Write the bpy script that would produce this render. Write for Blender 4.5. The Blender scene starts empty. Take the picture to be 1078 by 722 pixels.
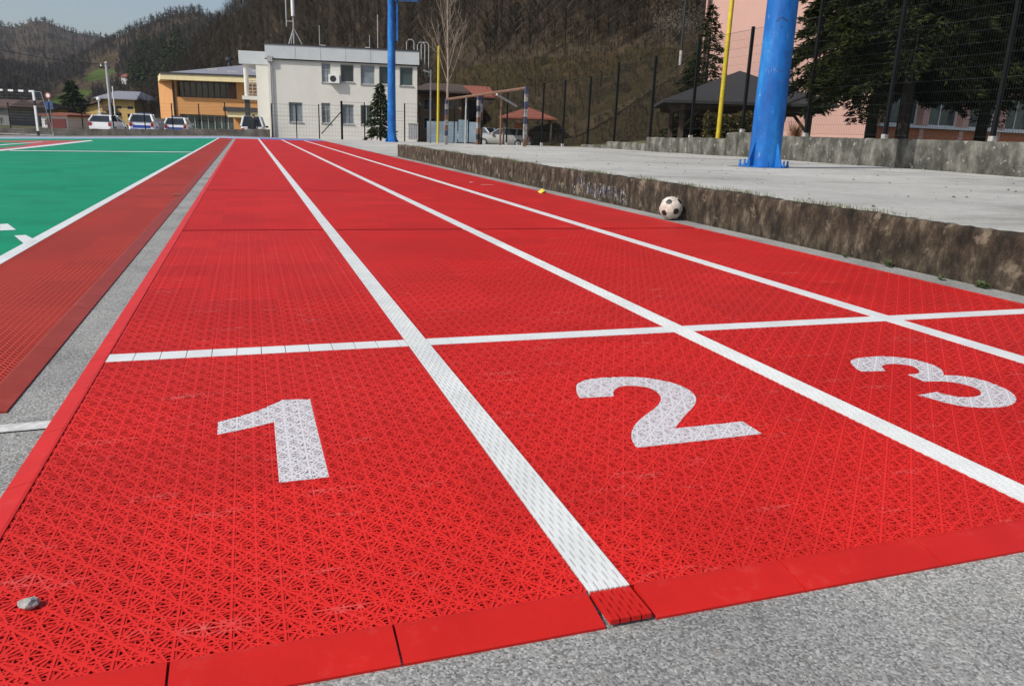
import bpy, bmesh, math, random
import numpy as np
from mathutils import Vector, Matrix
R = math.radians
sc = bpy.context.scene
C = sc.collection
random.seed(7)
rng = np.random.default_rng(7)

# ------------------------------------------------------------------ camera
EYE = 0.75
FPX, PW, PH = 808.7, 1078.0, 722.0
pitch, yaw, roll = R(15.293), R(18.98), R(2.116)
fw = Vector((math.sin(yaw)*math.cos(pitch), math.cos(yaw)*math.cos(pitch), -math.sin(pitch)))
r0 = Vector((math.cos(yaw), -math.sin(yaw), 0)); u0 = r0.cross(fw)
rt = math.cos(roll)*r0 + math.sin(roll)*u0
up = -math.sin(roll)*r0 + math.cos(roll)*u0
cam_d = bpy.data.cameras.new('camera'); cam = bpy.data.objects.new('camera', cam_d); C.objects.link(cam)
cam_d.sensor_width = 36; cam_d.lens = FPX/PW*36; cam_d.clip_start = 0.05; cam_d.clip_end = 6000
M = Matrix((rt, up, -fw)).transposed().to_4x4(); M.translation = (0, 0, EYE)
cam.matrix_world = M
sc.camera = cam

# ------------------------------------------------------------------ light
SUN_AZ = math.atan2(-0.96, -0.28); SUN_EL = R(42)
w = bpy.data.worlds.new('World'); sc.world = w; w.use_nodes = True
nt = w.node_tree; nt.nodes.clear()
sky = nt.nodes.new('ShaderNodeTexSky'); sky.sky_type = 'NISHITA'; sky.sun_disc = False
sky.sun_elevation = SUN_EL; sky.sun_rotation = SUN_AZ % (2*math.pi)
sky.air_density = 1.0; sky.dust_density = 3.0; sky.ozone_density = 1.0; sky.altitude = 300
bg = nt.nodes.new('ShaderNodeBackground'); bg.inputs[1].default_value = 0.12
wo = nt.nodes.new('ShaderNodeOutputWorld')
nt.links.new(sky.outputs[0], bg.inputs[0]); nt.links.new(bg.outputs[0], wo.inputs[0])
sd = bpy.data.lights.new('sun', 'SUN'); sd.energy = 3.9; sd.angle = R(0.53); sd.color = (1, 0.955, 0.89)
so = bpy.data.objects.new('sun', sd); C.objects.link(so)
ts = Vector((math.sin(SUN_AZ)*math.cos(SUN_EL), math.cos(SUN_AZ)*math.cos(SUN_EL), math.sin(SUN_EL)))
so.rotation_euler = ts.to_track_quat('Z', 'Y').to_euler(); so.location = ts*60
sc.view_settings.view_transform = 'Standard'; sc.view_settings.look = 'None'
sc.view_settings.exposure = 0.05; sc.view_settings.gamma = 1; sc.view_settings.use_curve_mapping = False

# ------------------------------------------------------------------ where things stand
def sst(t):
    t = min(max(t, 0.0), 1.0); return t*t*(3-2*t)
def zg(x, y):
    z = 0.0
    s = min(max((-x-1.2)/8.5, 0), 1.6); z -= 0.25*s*min(max(y/37, 0), 1.15)
    t_ = sst((y-47)/8); z = z*(1-t_)-0.42*t_
    if x > 3.95 and y > 21.6:
        z += 0.3*sst((x-3.95)/6)*(1-sst((y-26)/20))
    if x > 13.05:
        z += sst((x-13.05)/0.25)*0.6*(1-sst((y-18)/16))
    return z
def ray(u, v): return rt*((u-PW/2)/FPX) - up*((v-PH/2)/FPX) + fw
hd = Vector((math.sin(yaw), math.cos(yaw), 0)); hr = Vector((math.cos(yaw), -math.sin(yaw), 0))
EV = Vector((0, 0, EYE))
def at(u, v, D):
    d = ray(u, v); return EV + d*(D/d.dot(hd))
def gp(u, v, dz=0.0):
    d = ray(u, v); z = 0.0
    for _ in range(30):
        p = EV + d*((EYE-z)/-d.z); z = 0.5*z+0.5*(zg(p.x, p.y)+dz)
    return p

# ------------------------------------------------------------------ mesh helpers
class MB:
    def __init__(s): s.v = []; s.f = []
    def add(s, vs, fs):
        o = len(s.v); s.v += [tuple(p) for p in vs]; s.f += [tuple(i+o for i in f) for f in fs]; return s
    def quad(s, a, b, c, d): return s.add([a, b, c, d], [(0, 1, 2, 3)])
    def box(s, x0, x1, y0, y1, z0, z1):
        v = [(x, y, z) for z in (z0, z1) for y in (y0, y1) for x in (x0, x1)]
        return s.add(v, [(0, 2, 3, 1), (4, 5, 7, 6), (0, 1, 5, 4), (2, 6, 7, 3), (0, 4, 6, 2), (1, 3, 7, 5)])
    def obox(s, c, half, ax, ay, az):
        c = Vector(c); v = [c+ax*half[0]*i+ay*half[1]*j+az*half[2]*k for k in (-1, 1) for j in (-1, 1) for i in (-1, 1)]
        return s.add(v, [(0, 2, 3, 1), (4, 5, 7, 6), (0, 1, 5, 4), (2, 6, 7, 3), (0, 4, 6, 2), (1, 3, 7, 5)])
    def tube(s, pts, rad, n=8, cap=True):
        pts = [Vector(p) for p in pts]; rs = rad if isinstance(rad, (list, tuple)) else [rad]*len(pts)
        vs, fs = [], []
        for i, p in enumerate(pts):
            t = (pts[min(i+1, len(pts)-1)]-pts[max(i-1, 0)]).normalized()
            a = t.cross(Vector((0, 0, 1)) if abs(t.z) < .9 else Vector((1, 0, 0))).normalized(); b = t.cross(a)
            for k in range(n):
                q = 2*math.pi*k/n; vs.append(p+(a*math.cos(q)+b*math.sin(q))*rs[i])
        for i in range(len(pts)-1):
            for k in range(n):
                fs.append((i*n+k, i*n+(k+1) % n, (i+1)*n+(k+1) % n, (i+1)*n+k))
        if cap: fs += [tuple(range(n)), tuple(range((len(pts)-1)*n, len(pts)*n))]
        return s.add(vs, fs)
    def prism(s, poly, fn, t):
        """poly 2D, fn(a,b,h)->3D, extruded from h=0 to h=t"""
        n = len(poly); v = [fn(a, b, 0) for a, b in poly]+[fn(a, b, t) for a, b in poly]
        return s.add(v, [tuple(range(n)), tuple(range(2*n-1, n-1, -1))]+[(i, n+i, n+(i+1) % n, (i+1) % n) for i in range(n)])
    def ball(s, c, r, n=10, m=7, sz=1.0):
        vs = [(c[0], c[1], c[2]-r*sz)]
        for j in range(1, m):
            a = -math.pi/2+math.pi*j/m
            for k in range(n): q = 2*math.pi*k/n; vs.append((c[0]+r*math.cos(a)*math.cos(q), c[1]+r*math.cos(a)*math.sin(q), c[2]+r*sz*math.sin(a)))
        vs.append((c[0], c[1], c[2]+r*sz)); L = len(vs)-1
        fs = [(0, 1+(k+1) % n, 1+k) for k in range(n)]
        for j in range(m-2):
            for k in range(n): fs.append((1+j*n+k, 1+j*n+(k+1) % n, 1+(j+1)*n+(k+1) % n, 1+(j+1)*n+k))
        fs += [(L, 1+(m-2)*n+k, 1+(m-2)*n+(k+1) % n) for k in range(n)]
        return s.add(vs, fs)
    def build(s, name, mat, parent=None, smooth=False, fix=True):
        me = bpy.data.meshes.new(name); me.from_pydata(s.v, [], s.f)
        if fix:
            bm = bmesh.new(); bm.from_mesh(me); bmesh.ops.recalc_face_normals(bm, faces=bm.faces); bm.to_mesh(me); bm.free()
        if smooth:
            me.polygons.foreach_set('use_smooth', [True]*len(me.polygons))
            if smooth != 'all':
                try: me.set_sharp_from_angle(angle=R(40))
                except Exception: pass
        o = bpy.data.objects.new(name, me); C.objects.link(o)
        for m in (mat if isinstance(mat, (list, tuple)) else [mat]): me.materials.append(m)
        if parent: o.parent = parent
        return o
def bulk(name, V, F, mat, parent=None, smooth=False):
    me = bpy.data.meshes.new(name); V = np.asarray(V, np.float32); F = np.asarray(F, np.int32)
    me.vertices.add(len(V)); me.vertices.foreach_set('co', V.ravel())
    k = F.shape[1]; me.loops.add(F.size); me.loops.foreach_set('vertex_index', F.ravel())
    me.polygons.add(len(F)); me.polygons.foreach_set('loop_start', np.arange(0, F.size, k, dtype=np.int32))
    me.update(calc_edges=True); me.validate()
    if smooth: me.polygons.foreach_set('use_smooth', [True]*len(F))
    me.materials.append(mat); o = bpy.data.objects.new(name, me); C.objects.link(o)
    if parent: o.parent = parent
    return o
def thing(name, label, cat, loc=(0, 0, 0), rz=0.0, group=None):
    o = bpy.data.objects.new(name, None); C.objects.link(o); o.location = loc; o.rotation_euler = (0, 0, rz)
    o.empty_display_size = .2
    return tag(o, label, cat, group)
def tag(o, label, cat, group=None):
    o['label'] = label; o['category'] = cat
    if group: o['group'] = group
    return o
def struct(o): o['kind'] = 'structure'; return o
def stuff(o, label=None, cat=None):
    o['kind'] = 'stuff'
    if label: o['label'] = label; o['category'] = cat
    return o
def copy_tree(o, parent=None):
    c = o.copy(); C.objects.link(c)
    if parent: c.parent = parent
    for ch in [k for k in bpy.data.objects if k.parent == o]: copy_tree(ch, c)
    return c

# ------------------------------------------------------------------ materials
def newmat(name):
    m = bpy.data.materials.new(name); m.use_nodes = True; t = m.node_tree
    return m, t, t.nodes['Principled BSDF']
def N(t, typ, **kw):
    n = t.nodes.new(typ)
    for k, v in kw.items():
        if k.startswith('i_'): n.inputs[int(k[2:])].default_value = v
        else: setattr(n, k, v)
    return n
def coords(t, scale=(1, 1, 1), gen=False):
    tc = N(t, 'ShaderNodeTexCoord'); mp = N(t, 'ShaderNodeMapping'); mp.inputs['Scale'].default_value = scale
    t.links.new(tc.outputs['Object'], mp.inputs[0]); return mp.outputs[0]
def ramp(t, fac, stops):
    r = N(t, 'ShaderNodeValToRGB'); e = r.color_ramp.elements
    e[0].position, e[0].color = stops[0][0], (*stops[0][1], 1)
    e[1].position, e[1].color = stops[-1][0], (*stops[-1][1], 1)
    for p, c in stops[1:-1]:
        x = e.new(p); x.color = (*c, 1)
    t.links.new(fac, r.inputs[0]); return r.outputs[0]
def noise(t, vec, scale, detail=5, rough=.6):
    n = N(t, 'ShaderNodeTexNoise'); n.inputs['Scale'].default_value = scale; n.inputs['Detail'].default_value = detail
    n.inputs['Roughness'].default_value = rough; t.links.new(vec, n.inputs['Vector']); return n.outputs['Fac']
def mix(t, fac, a, b, mode='MIX'):
    n = N(t, 'ShaderNodeMix', data_type='RGBA', blend_type=mode)
    for s, k in ((fac, 0), (a, 6), (b, 7)):
        if hasattr(s, 'links') or isinstance(s, bpy.types.NodeSocket): t.links.new(s, n.inputs[k])
        else: n.inputs[k].default_value = s if k == 0 else (*s, 1)
    return n.outputs[2]
def bump(t, h, strength, dist, b):
    n = N(t, 'ShaderNodeBump'); n.inputs['Strength'].default_value = strength; n.inputs['Distance'].default_value = dist
    t.links.new(h, n.inputs['Height']); t.links.new(n.outputs[0], b.inputs['Normal'])
def math_(t, op, a, b=None):
    n = N(t, 'ShaderNodeMath', operation=op)
    for s, k in ((a, 0), (b, 1)):
        if s is None: continue
        if isinstance(s, bpy.types.NodeSocket): t.links.new(s, n.inputs[k])
        else: n.inputs[k].default_value = s
    return n.outputs[0]
def mat(name, col, rough=.7, var=.15, scale=3.0, bmp=0.0, metal=0.0, col2=None, spec=.5, stretch=(1, 1, 1)):
    m, t, b = newmat(name)
    v = coords(t, stretch); f = noise(t, v, scale)
    c1 = tuple(min(1, x*(1+var)) for x in col); c2 = col2 or tuple(x*(1-var) for x in col)
    t.links.new(ramp(t, f, [(.3, c2), (.7, c1)]), b.inputs['Base Color'])
    b.inputs['Roughness'].default_value = rough; b.inputs['Metallic'].default_value = metal
    b.inputs['Specular IOR Level'].default_value = spec
    if bmp: bump(t, noise(t, v, scale*6), bmp, .01, b)
    return m
def glass(name, col=(.02, .025, .03), rough=.08):
    m, t, b = newmat(name); v = coords(t)
    t.links.new(ramp(t, noise(t, v, .8), [(.3, tuple(c*.6 for c in col)), (.7, tuple(c*1.5 for c in col))]), b.inputs['Base Color'])
    b.inputs['Roughness'].default_value = rough; b.inputs['Specular IOR Level'].default_value = .6
    return m
FULL = [(2, 0), (0, 2), (1, 1), (1, -1), (1, 2), (1, -2), (2, 1), (2, -1)]
def perforated(name, col, cell, width, fam=FULL, phase=(0, 0), var=.07, rough=.58, dirt=None, rings=None, tile=None):
    """a plastic sheet with a rib lattice; everything between the ribs is open"""
    m, t, b = newmat(name)
    v = coords(t)
    mp = N(t, 'ShaderNodeMapping'); mp.inputs['Location'].default_value = (-phase[0], -phase[1], 0)
    t.links.new(v, mp.inputs[0]); acc = None; memo = []
    def outer():                                   # the slanting ribs stop short of each rosette's centre
        if not memo:
            q = []
            for ax in range(2):
                d = N(t, 'ShaderNodeVectorMath', operation='DOT_PRODUCT'); d.inputs[1].default_value = (0 if ax else 1/cell, 1/cell if ax else 0, 0)
                t.links.new(mp.outputs[0], d.inputs[0]); q.append(math_(t, 'POWER', math_(t, 'PINGPONG', d.outputs['Value'], .5), 2.0))
            memo.append(math_(t, 'GREATER_THAN', math_(t, 'ADD', q[0], q[1]), .185**2))
        return memo[0]
    for a, c in fam:
        d = N(t, 'ShaderNodeVectorMath', operation='DOT_PRODUCT'); d.inputs[1].default_value = (a/cell, c/cell, 0)
        t.links.new(mp.outputs[0], d.inputs[0])
        pp = math_(t, 'PINGPONG', d.outputs['Value'], .5)
        wf = width*(.74 if abs(a)+abs(c) == 3 else .78 if rings and a*c == 0 else 1.05)
        lt = math_(t, 'LESS_THAN', pp, wf*.5*math.hypot(a, c)/cell)
        if rings and abs(a)+abs(c) == 3: lt = math_(t, 'MULTIPLY', lt, outer())
        acc = lt if acc is None else math_(t, 'MAXIMUM', acc, lt)
    for off, radii in (rings or []):
        comp = []
        for ax in range(2):
            d = N(t, 'ShaderNodeVectorMath', operation='DOT_PRODUCT'); d.inputs[1].default_value = (1/cell if ax == 0 else 0, 1/cell if ax else 0, 0)
            t.links.new(mp.outputs[0], d.inputs[0])
            comp.append(math_(t, 'POWER', math_(t, 'PINGPONG', math_(t, 'ADD', d.outputs['Value'], off), .5), 2.0))
        rr = math_(t, 'SQRT', math_(t, 'ADD', comp[0], comp[1]))
        for r_, wd in radii:
            acc = math_(t, 'MAXIMUM', acc, math_(t, 'COMPARE', rr, r_)); acc.node.inputs[1].links[0].from_node.inputs[2].default_value = wd
    t.links.new(acc, b.inputs['Alpha'])
    f = noise(t, v, 1.3, 6); g = noise(t, v, 40, 2)
    c = ramp(t, f, [(.3, tuple(x*(1-var) for x in col)), (.7, tuple(min(1, x*(1+var)) for x in col))])
    c = mix(t, math_(t, 'MULTIPLY', g, .12), c, tuple(x*.75 for x in col))
    if tile:
        fl = N(t, 'ShaderNodeVectorMath', operation='DIVIDE'); fl.inputs[1].default_value = (tile, tile, 1); t.links.new(mp.outputs[0], fl.inputs[0])
        f2 = N(t, 'ShaderNodeVectorMath', operation='FLOOR'); t.links.new(fl.outputs[0], f2.inputs[0])
        fz = N(t, 'ShaderNodeVectorMath', operation='MULTIPLY'); fz.inputs[1].default_value = (1, 1, 0); t.links.new(f2.outputs[0], fz.inputs[0])
        wn = N(t, 'ShaderNodeTexWhiteNoise', noise_dimensions='2D'); t.links.new(fz.outputs[0], wn.inputs['Vector'])
        c = mix(t, 1.0, c, ramp(t, wn.outputs['Value'], [(0, (.90, .90, .90)), (1, (1.07, 1.07, 1.07))]), 'MULTIPLY')
        fade = ramp(t, noise(t, v, .35, 4), [(.45, (0, 0, 0)), (.75, (1, 1, 1))])
        c = mix(t, math_(t, 'MULTIPLY', fade, .22), c, tuple(x*1.02+.05 for x in col))
    if dirt:
        # pale scuffs left by shoes: short streaks of dust
        sv = coords(t, (2.2, 9, 1)); sf = noise(t, sv, 1.6, 8, .72)
        sc_ = ramp(t, sf, [(.58, (0, 0, 0)), (.76, (1, 1, 1))])
        c = mix(t, math_(t, 'MULTIPLY', sc_, dirt), c, (.62, .33, .30))
    t.links.new(c, b.inputs['Base Color']); b.inputs['Roughness'].default_value = rough
    b.inputs['Specular IOR Level'].default_value = .25
    return m
def solid_plastic(name, col, dusty=.35, rough=.45):
    m, t, b = newmat(name); v = coords(t)
    c = ramp(t, noise(t, v, 6, 6), [(.3, tuple(x*.9 for x in col)), (.7, tuple(min(1, x*1.08) for x in col))])
    sf = noise(t, coords(t, (3, 3, 1)), 4, 9, .75)
    c = mix(t, math_(t, 'MULTIPLY', ramp(t, sf, [(.55, (0, 0, 0)), (.75, (1, 1, 1))]), dusty), c, (.55, .28, .25))
    t.links.new(c, b.inputs['Base Color']); b.inputs['Roughness'].default_value = rough
    bump(t, noise(t, v, 60, 3), .12, .004, b); b.inputs['Specular IOR Level'].default_value = .2
    return m
def asphalt_mat(name='worn_asphalt', base=.25):
    m, t, b = newmat(name); v = coords(t)
    vo = N(t, 'ShaderNodeTexVoronoi', feature='F1'); vo.inputs['Scale'].default_value = 150; t.links.new(v, vo.inputs['Vector'])
    sep = N(t, 'ShaderNodeSeparateColor'); t.links.new(vo.outputs['Color'], sep.inputs[0])
    k = base/.25
    st = ramp(t, sep.outputs[0], [(0, (.055*k, .056*k, .055*k)), (.35, (.19*k, .19*k, .182*k)), (.75, (.30*k, .298*k, .285*k)), (1, (.52*k, .51*k, .48*k))])
    big = ramp(t, noise(t, v, 1.7, 7), [(.35, (.80, .80, .79)), (.65, (1.05, 1.04, 1.02))])
    st = mix(t, 1.0, st, big, 'MULTIPLY')
    warm = ramp(t, noise(t, v, 23, 3), [(.62, (0, 0, 0)), (.72, (1, 1, 1))])
    st = mix(t, math_(t, 'MULTIPLY', warm, .35), st, (.24, .20, .15))
    t.links.new(st, b.inputs['Base Color']); b.inputs['Roughness'].default_value = .9; b.inputs['Specular IOR Level'].default_value = .25
    h = math_(t, 'ADD', math_(t, 'SUBTRACT', 1.0, vo.outputs['Distance']), math_(t, 'MULTIPLY', noise(t, v, 60, 4), .8))
    bump(t, h, .55, .003, b)
    return m
def concrete_mat(name, cols, scale=1.2, streak=False, bmp=.5, spots=None, lift=None):
    m, t, b = newmat(name); v = coords(t)
    sv = coords(t, (1, 1, .55 if streak == 'half' else .22)) if streak else v
    f = noise(t, sv, scale, 9, .68)
    c = ramp(t, f, cols)
    f2 = noise(t, v, scale*14, 6, .7)
    c = mix(t, .8, c, ramp(t, f2, [(.3, (.62, .62, .62)), (.7, (1.2, 1.2, 1.2))]), 'MULTIPLY')
    if spots:
        s = ramp(t, noise(t, v, spots[0], 7, .62), [(spots[1], (0, 0, 0)), (spots[1]+.06, (1, 1, 1))])
        c = mix(t, math_(t, 'MULTIPLY', s, spots[3]), c, spots[2])
    t.links.new(c, b.inputs['Base Color']); b.inputs['Roughness'].default_value = .93; b.inputs['Specular IOR Level'].default_value = .2
    bump(t, math_(t, 'ADD', f2, math_(t, 'MULTIPLY', noise(t, v, 90, 4), .5)), bmp, .02, b)
    return m

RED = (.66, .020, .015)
CELL = .0775; PHX, PHY = -.2155, 1.2425
RINGS = [(0.0, [(0.0, .045), (.185, .022)]), (.5, [(0.0, .045)])]
m_rib = perforated('red_tile_ribs', RED, CELL, .0050, FULL, (PHX, PHY), dirt=.35, rings=RINGS, tile=.31)
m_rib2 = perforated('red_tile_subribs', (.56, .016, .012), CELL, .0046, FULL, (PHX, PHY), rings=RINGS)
SUB = [(4, 0), (0, 4), (4, 4), (4, -4)]
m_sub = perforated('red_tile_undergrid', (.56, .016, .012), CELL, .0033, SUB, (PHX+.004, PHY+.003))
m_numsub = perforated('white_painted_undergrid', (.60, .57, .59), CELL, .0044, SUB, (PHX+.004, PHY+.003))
m_under = mat('shaded_hole_red', (.22, .008, .007), .6)  # darker red paints the shade and red glow down in the holes
m_num = perforated('white_painted_ribs', (.64, .62, .64), CELL, .0058, FULL, (PHX, PHY), var=.05, rough=.6, rings=RINGS)
m_edge = solid_plastic('red_edge_plastic', (.52, .016, .012), .12)
m_cedge = solid_plastic('court_edge_plastic', (.34, .040, .022), .15)
m_white_slot = perforated('white_line_tile', (.80, .82, .81), .0100, .0076, [(1, 0)], (.5022, 0), var=.05)
# second family closes the slots every 3 cm
m_white = solid_plastic('white_line_plastic', (.66, .68, .67), .10)
m_redslot = perforated('red_slot_tile', (.52, .015, .02), .0100, .0060, [(1, 0)], (.5022, 0))
COURT = (.46, .040, .020)
m_court = perforated('court_red_ribs', COURT, .024, .0058, [(1, 0), (0, 1), (1, 1)], (0, 0), var=.14, rough=.6, tile=.306)
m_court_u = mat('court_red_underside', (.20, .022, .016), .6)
m_green = perforated('court_green_ribs', (.003, .29, .145), .024, .0070, [(1, 0), (0, 1), (1, 1)], (0, 0), var=.14, rough=.65, tile=.306)
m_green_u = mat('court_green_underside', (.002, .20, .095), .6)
m_blue_l = mat('pale_blue_sport_tile', (.30, .37, .52), .55, .1, 2)
m_blue_d = mat('deep_blue_sport_tile', (.10, .17, .50), .55, .1, 2)
m_asph = asphalt_mat()
m_terr = concrete_mat('pale_worn_paving', [(.3, (.36, .36, .345)), (.5, (.45, .45, .43)), (.7, (.50, .495, .47))], .55, bmp=.35)
m_kerb = concrete_mat('brown_weathered_concrete', [(.31, (.016, .0135, .011)), (.44, (.042, .034, .026)), (.55, (.088, .068, .048)), (.70, (.24, .195, .145))], 9, 'half', .9, (5.5, .585, (.36, .30, .22), .5))
m_wall = concrete_mat('grey_weathered_concrete', [(.3, (.030, .030, .025)), (.46, (.085, .085, .072)), (.60, (.19, .185, .16)), (.75, (.36, .35, .32))], 2.8, 'half', 1.0, (6, .60, (.42, .41, .38), .6))
m_bluep = None
def blue_paint(name):
    m, t, b = newmat(name); v = coords(t)
    c = ramp(t, noise(t, coords(t, (1, 1, .35)), 3, 7), [(.3, (.006, .065, .27)), (.50, (.010, .125, .42)), (.62, (.022, .19, .52)), (.75, (.045, .26, .57))])
    s = ramp(t, noise(t, coords(t, (1, 1, .6)), 8, 9, .8), [(.60, (0, 0, 0)), (.67, (1, 1, 1))])
    c = mix(t, math_(t, 'MULTIPLY', s, .7), c, (.28, .38, .50))
    s2 = ramp(t, noise(t, coords(t, (1, 1, .5)), 5.3, 6, .7), [(.66, (0, 0, 0)), (.70, (1, 1, 1))])
    c = mix(t, math_(t, 'MULTIPLY', s2, .45), c, (.05, .10, .24))
    t.links.new(c, b.inputs['Base Color']); b.inputs['Roughness'].default_value = .5; b.inputs['Specular IOR Level'].default_value = .3
    bump(t, noise(t, v, 14, 5), .25, .01, b); return m
m_bluep = blue_paint('chipped_blue_paint')
m_post = mat('anthracite_metal', (.007, .008, .009), .8, .2, spec=.15)
m_wire = mat('fence_wire', (.03, .035, .033), .5, .2)
m_foot = mat('white_painted_foot', (.36, .355, .34), .8, .3, 12)
m_yel = mat('yellow_paint', (.55, .42, .02), .5, .15, 5)
m_grey = mat('galvanised_steel', (.35, .36, .36), .5, .2, 5)
m_wht = mat('white_paint', (.74, .74, .72), .55, .08, 4)
m_blk = mat('black_paint', (.015, .015, .016), .5, .2, 4)
m_rust = mat('rusty_pipe', (.25, .13, .08), .7, .35, 9)

# ------------------------------------------------------------------ ground sheet
xs = np.unique(np.concatenate([np.linspace(-900, -60, 22), np.linspace(-60, -14, 24), np.linspace(-14, 3.9, 26), [3.95], np.linspace(4.5, 13.0, 18), [13.05, 13.12, 13.2, 13.3, 14], np.linspace(16, 60, 20), np.linspace(60, 900, 22)]))
ys = np.unique(np.concatenate([np.linspace(-60, 0, 7), np.linspace(0, 21.5, 16), [21.6, 21.72], np.linspace(22.5, 60, 46), np.linspace(60, 130, 15), np.linspace(130, 2200, 26)]))
V = [(x, y, zg(x, y)) for y in ys for x in xs]; nx = len(xs)
F = [(j*nx+i, j*nx+i+1, (j+1)*nx+i+1, (j+1)*nx+i) for j in range(len(ys)-1) for i in range(nx-1)]
def ground_mat():
    m, t, b = newmat('asphalt_and_soil')
    v = coords(t); vo = N(t, 'ShaderNodeTexVoronoi', feature='F1'); vo.inputs['Scale'].default_value = 250; t.links.new(v, vo.inputs['Vector'])
    sep = N(t, 'ShaderNodeSeparateColor'); t.links.new(vo.outputs['Color'], sep.inputs[0])
    st = ramp(t, sep.outputs[0], [(0, (.13, .132, .13)), (.35, (.235, .236, .228)), (.75, (.315, .315, .303)), (1, (.44, .436, .42))])
    big = ramp(t, noise(t, v, 1.7, 7), [(.33, (.74, .74, .73)), (.48, (.97, .97, .96)), (.66, (1.18, 1.17, 1.13))])
    st = mix(t, 1.0, st, big, 'MULTIPLY')
    warm = ramp(t, noise(t, v, 23, 3), [(.62, (0, 0, 0)), (.72, (1, 1, 1))])
    st = mix(t, math_(t, 'MULTIPLY', warm, .35), st, (.24, .20, .15))
    sx = N(t, 'ShaderNodeSeparateXYZ'); t.links.new(v, sx.inputs[0])
    far = math_(t, 'MAXIMUM', math_(t, 'GREATER_THAN', sx.outputs[1], 78), math_(t, 'GREATER_THAN', sx.outputs[0], 13.1))
    soil = ramp(t, noise(t, v, .35, 8), [(.35, (.05, .06, .02)), (.6, (.10, .085, .04)), (.75, (.14, .11, .06))])
    st = mix(t, far, st, soil)
    t.links.new(st, b.inputs['Base Color']); b.inputs['Roughness'].default_value = .9; b.inputs['Specular IOR Level'].default_value = .25
    h = math_(t, 'ADD', math_(t, 'SUBTRACT', 1.0, vo.outputs['Distance']), math_(t, 'MULTIPLY', noise(t, v, 60, 4), .8))
    bump(t, h, .35, .002, b); return m
struct(bulk('ground', V, F, ground_mat()))

def sheet(name, x0, x1, y0, y1, dz, mat_, nx=1, ny=1, y1b=None, y0b=None):
    """a sheet that follows the ground; y0b/y1b give the other end of a slanting edge"""
    y0b = y0 if y0b is None else y0b; y1b = y1 if y1b is None else y1b
    mb = MB(); g = []
    for j in range(ny+1):
        for i in range(nx+1):
            a = i/nx; x = x0+(x1-x0)*a; ya = y0+(y0b-y0)*a; yb = y1+(y1b-y1)*a; y = ya+(yb-ya)*j/ny
            g.append((x, y, zg(x, y)+dz))
    mb.add(g, [(j*(nx+1)+i, j*(nx+1)+i+1, (j+1)*(nx+1)+i+1, (j+1)*(nx+1)+i) for j in range(ny) for i in range(nx)])
    return struct(mb.build(name, mat_, fix=False))

# ------------------------------------------------------------------ running track
XL, XR, Y0, Y1 = -.455, 3.655, 1.023, 40.0
L1, L2, L3 = (.502, .582), (1.560, 1.645), (2.609, 2.700)
S0, S1 = 2.571, 2.656
strips = [(XL, L1[0]), (L1[1], L2[0]), (L2[1], L3[0]), (L3[1], XR)]
JOINT = [5.77, 9.31, 13.0, 17.2, 22.0]
def rects(z):
    mb = MB()
    for a, b in strips:
        segs = []; y = S1
        for jn in JOINT: segs.append((y, jn)); y = jn+.034
        segs.append((y, Y1))
        for c, d in [(Y0, S0)]+segs:
            mb.quad((a, c, z), (b, c, z), (b, d, z), (a, d, z))
    return mb
rects(.0150).build('running_track', m_rib, fix=False)
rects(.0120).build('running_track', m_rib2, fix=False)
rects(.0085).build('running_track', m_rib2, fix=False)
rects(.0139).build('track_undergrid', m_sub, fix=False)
MB().quad((XL, Y0, .003), (XR, Y0, .003), (XR, Y1, .003), (XL, Y1, .003)).build('track_hole_shade', m_under, fix=False)  # added sheet under the ribs, shade of the holes put into its colour
for o in C.objects:
    if o.name.split('.')[0] in ('running_track', 'track_undergrid', 'track_hole_shade'): struct(o)
# white tile rows: bars along the lane with short staggered slots between them
def slotted(mb, x0, x1, y0, y1, n, z, period=.052, bridge=.012, side=True):
    """n real bars with bridges between them (near part only)"""
    p = (x1-x0)/n; bw = p*.62
    for i in range(n):
        xa = x0+i*p+(p-bw)/2; mb.box(xa, xa+bw, y0, y1, z-.009, z)
        if i < n-1:
            y = y0+(period/2 if i % 2 else 0)
            while y < y1:
                mb.box(xa+bw+.0003, xa+p-.0003, max(y, y0), min(y+bridge+.014, y1), z-.009, z-.0012); y += period
mb = MB(); slotted(mb, L1[0]+.001, L1[1]-.001, 1.023, 7.0, 8, .0162); struct(mb.build('lane_line', m_white))
mb = MB(); slotted(mb, L2[0]+.001, L2[1]-.001, 1.023, 5.0, 8, .0162); struct(mb.build('lane_line', m_white))
for i, (a, b) in enumerate((L1, L2, L3)):
    ys_ = (7.0, 5.0, 1.023)[i]
    mb = MB().box(a, b, ys_+.001, Y1, .004, .0162); struct(mb.build('lane_line', m_white))
    if i < 2: struct(MB().quad((a, Y0, .005), (b, Y0, .005), (b, ys_, .005), (a, ys_, .005)).build('lane_line_underside', m_white, fix=False))
mb = MB()
segx = [(XL, L1[0])] + [(L1[1], L2[0]), (L2[1], L3[0]), (L3[1], XR)]
for a, b in segx:
    x = a
    while x < b-.005:                                      # short white blocks with hair gaps
        e = min(x+.0775, b); mb.box(x+.0012, e-.0012, S0, S1, .004, .0158); x = e
struct(mb.build('start_line', m_white))
# slotted red end piece below lane line 1
mb = MB(); slotted(mb, L1[0]+.002, L1[1]-.002, .942, 1.0215, 8, .0150, .03, .004); struct(mb.build('track_end_piece', m_edge))
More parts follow.
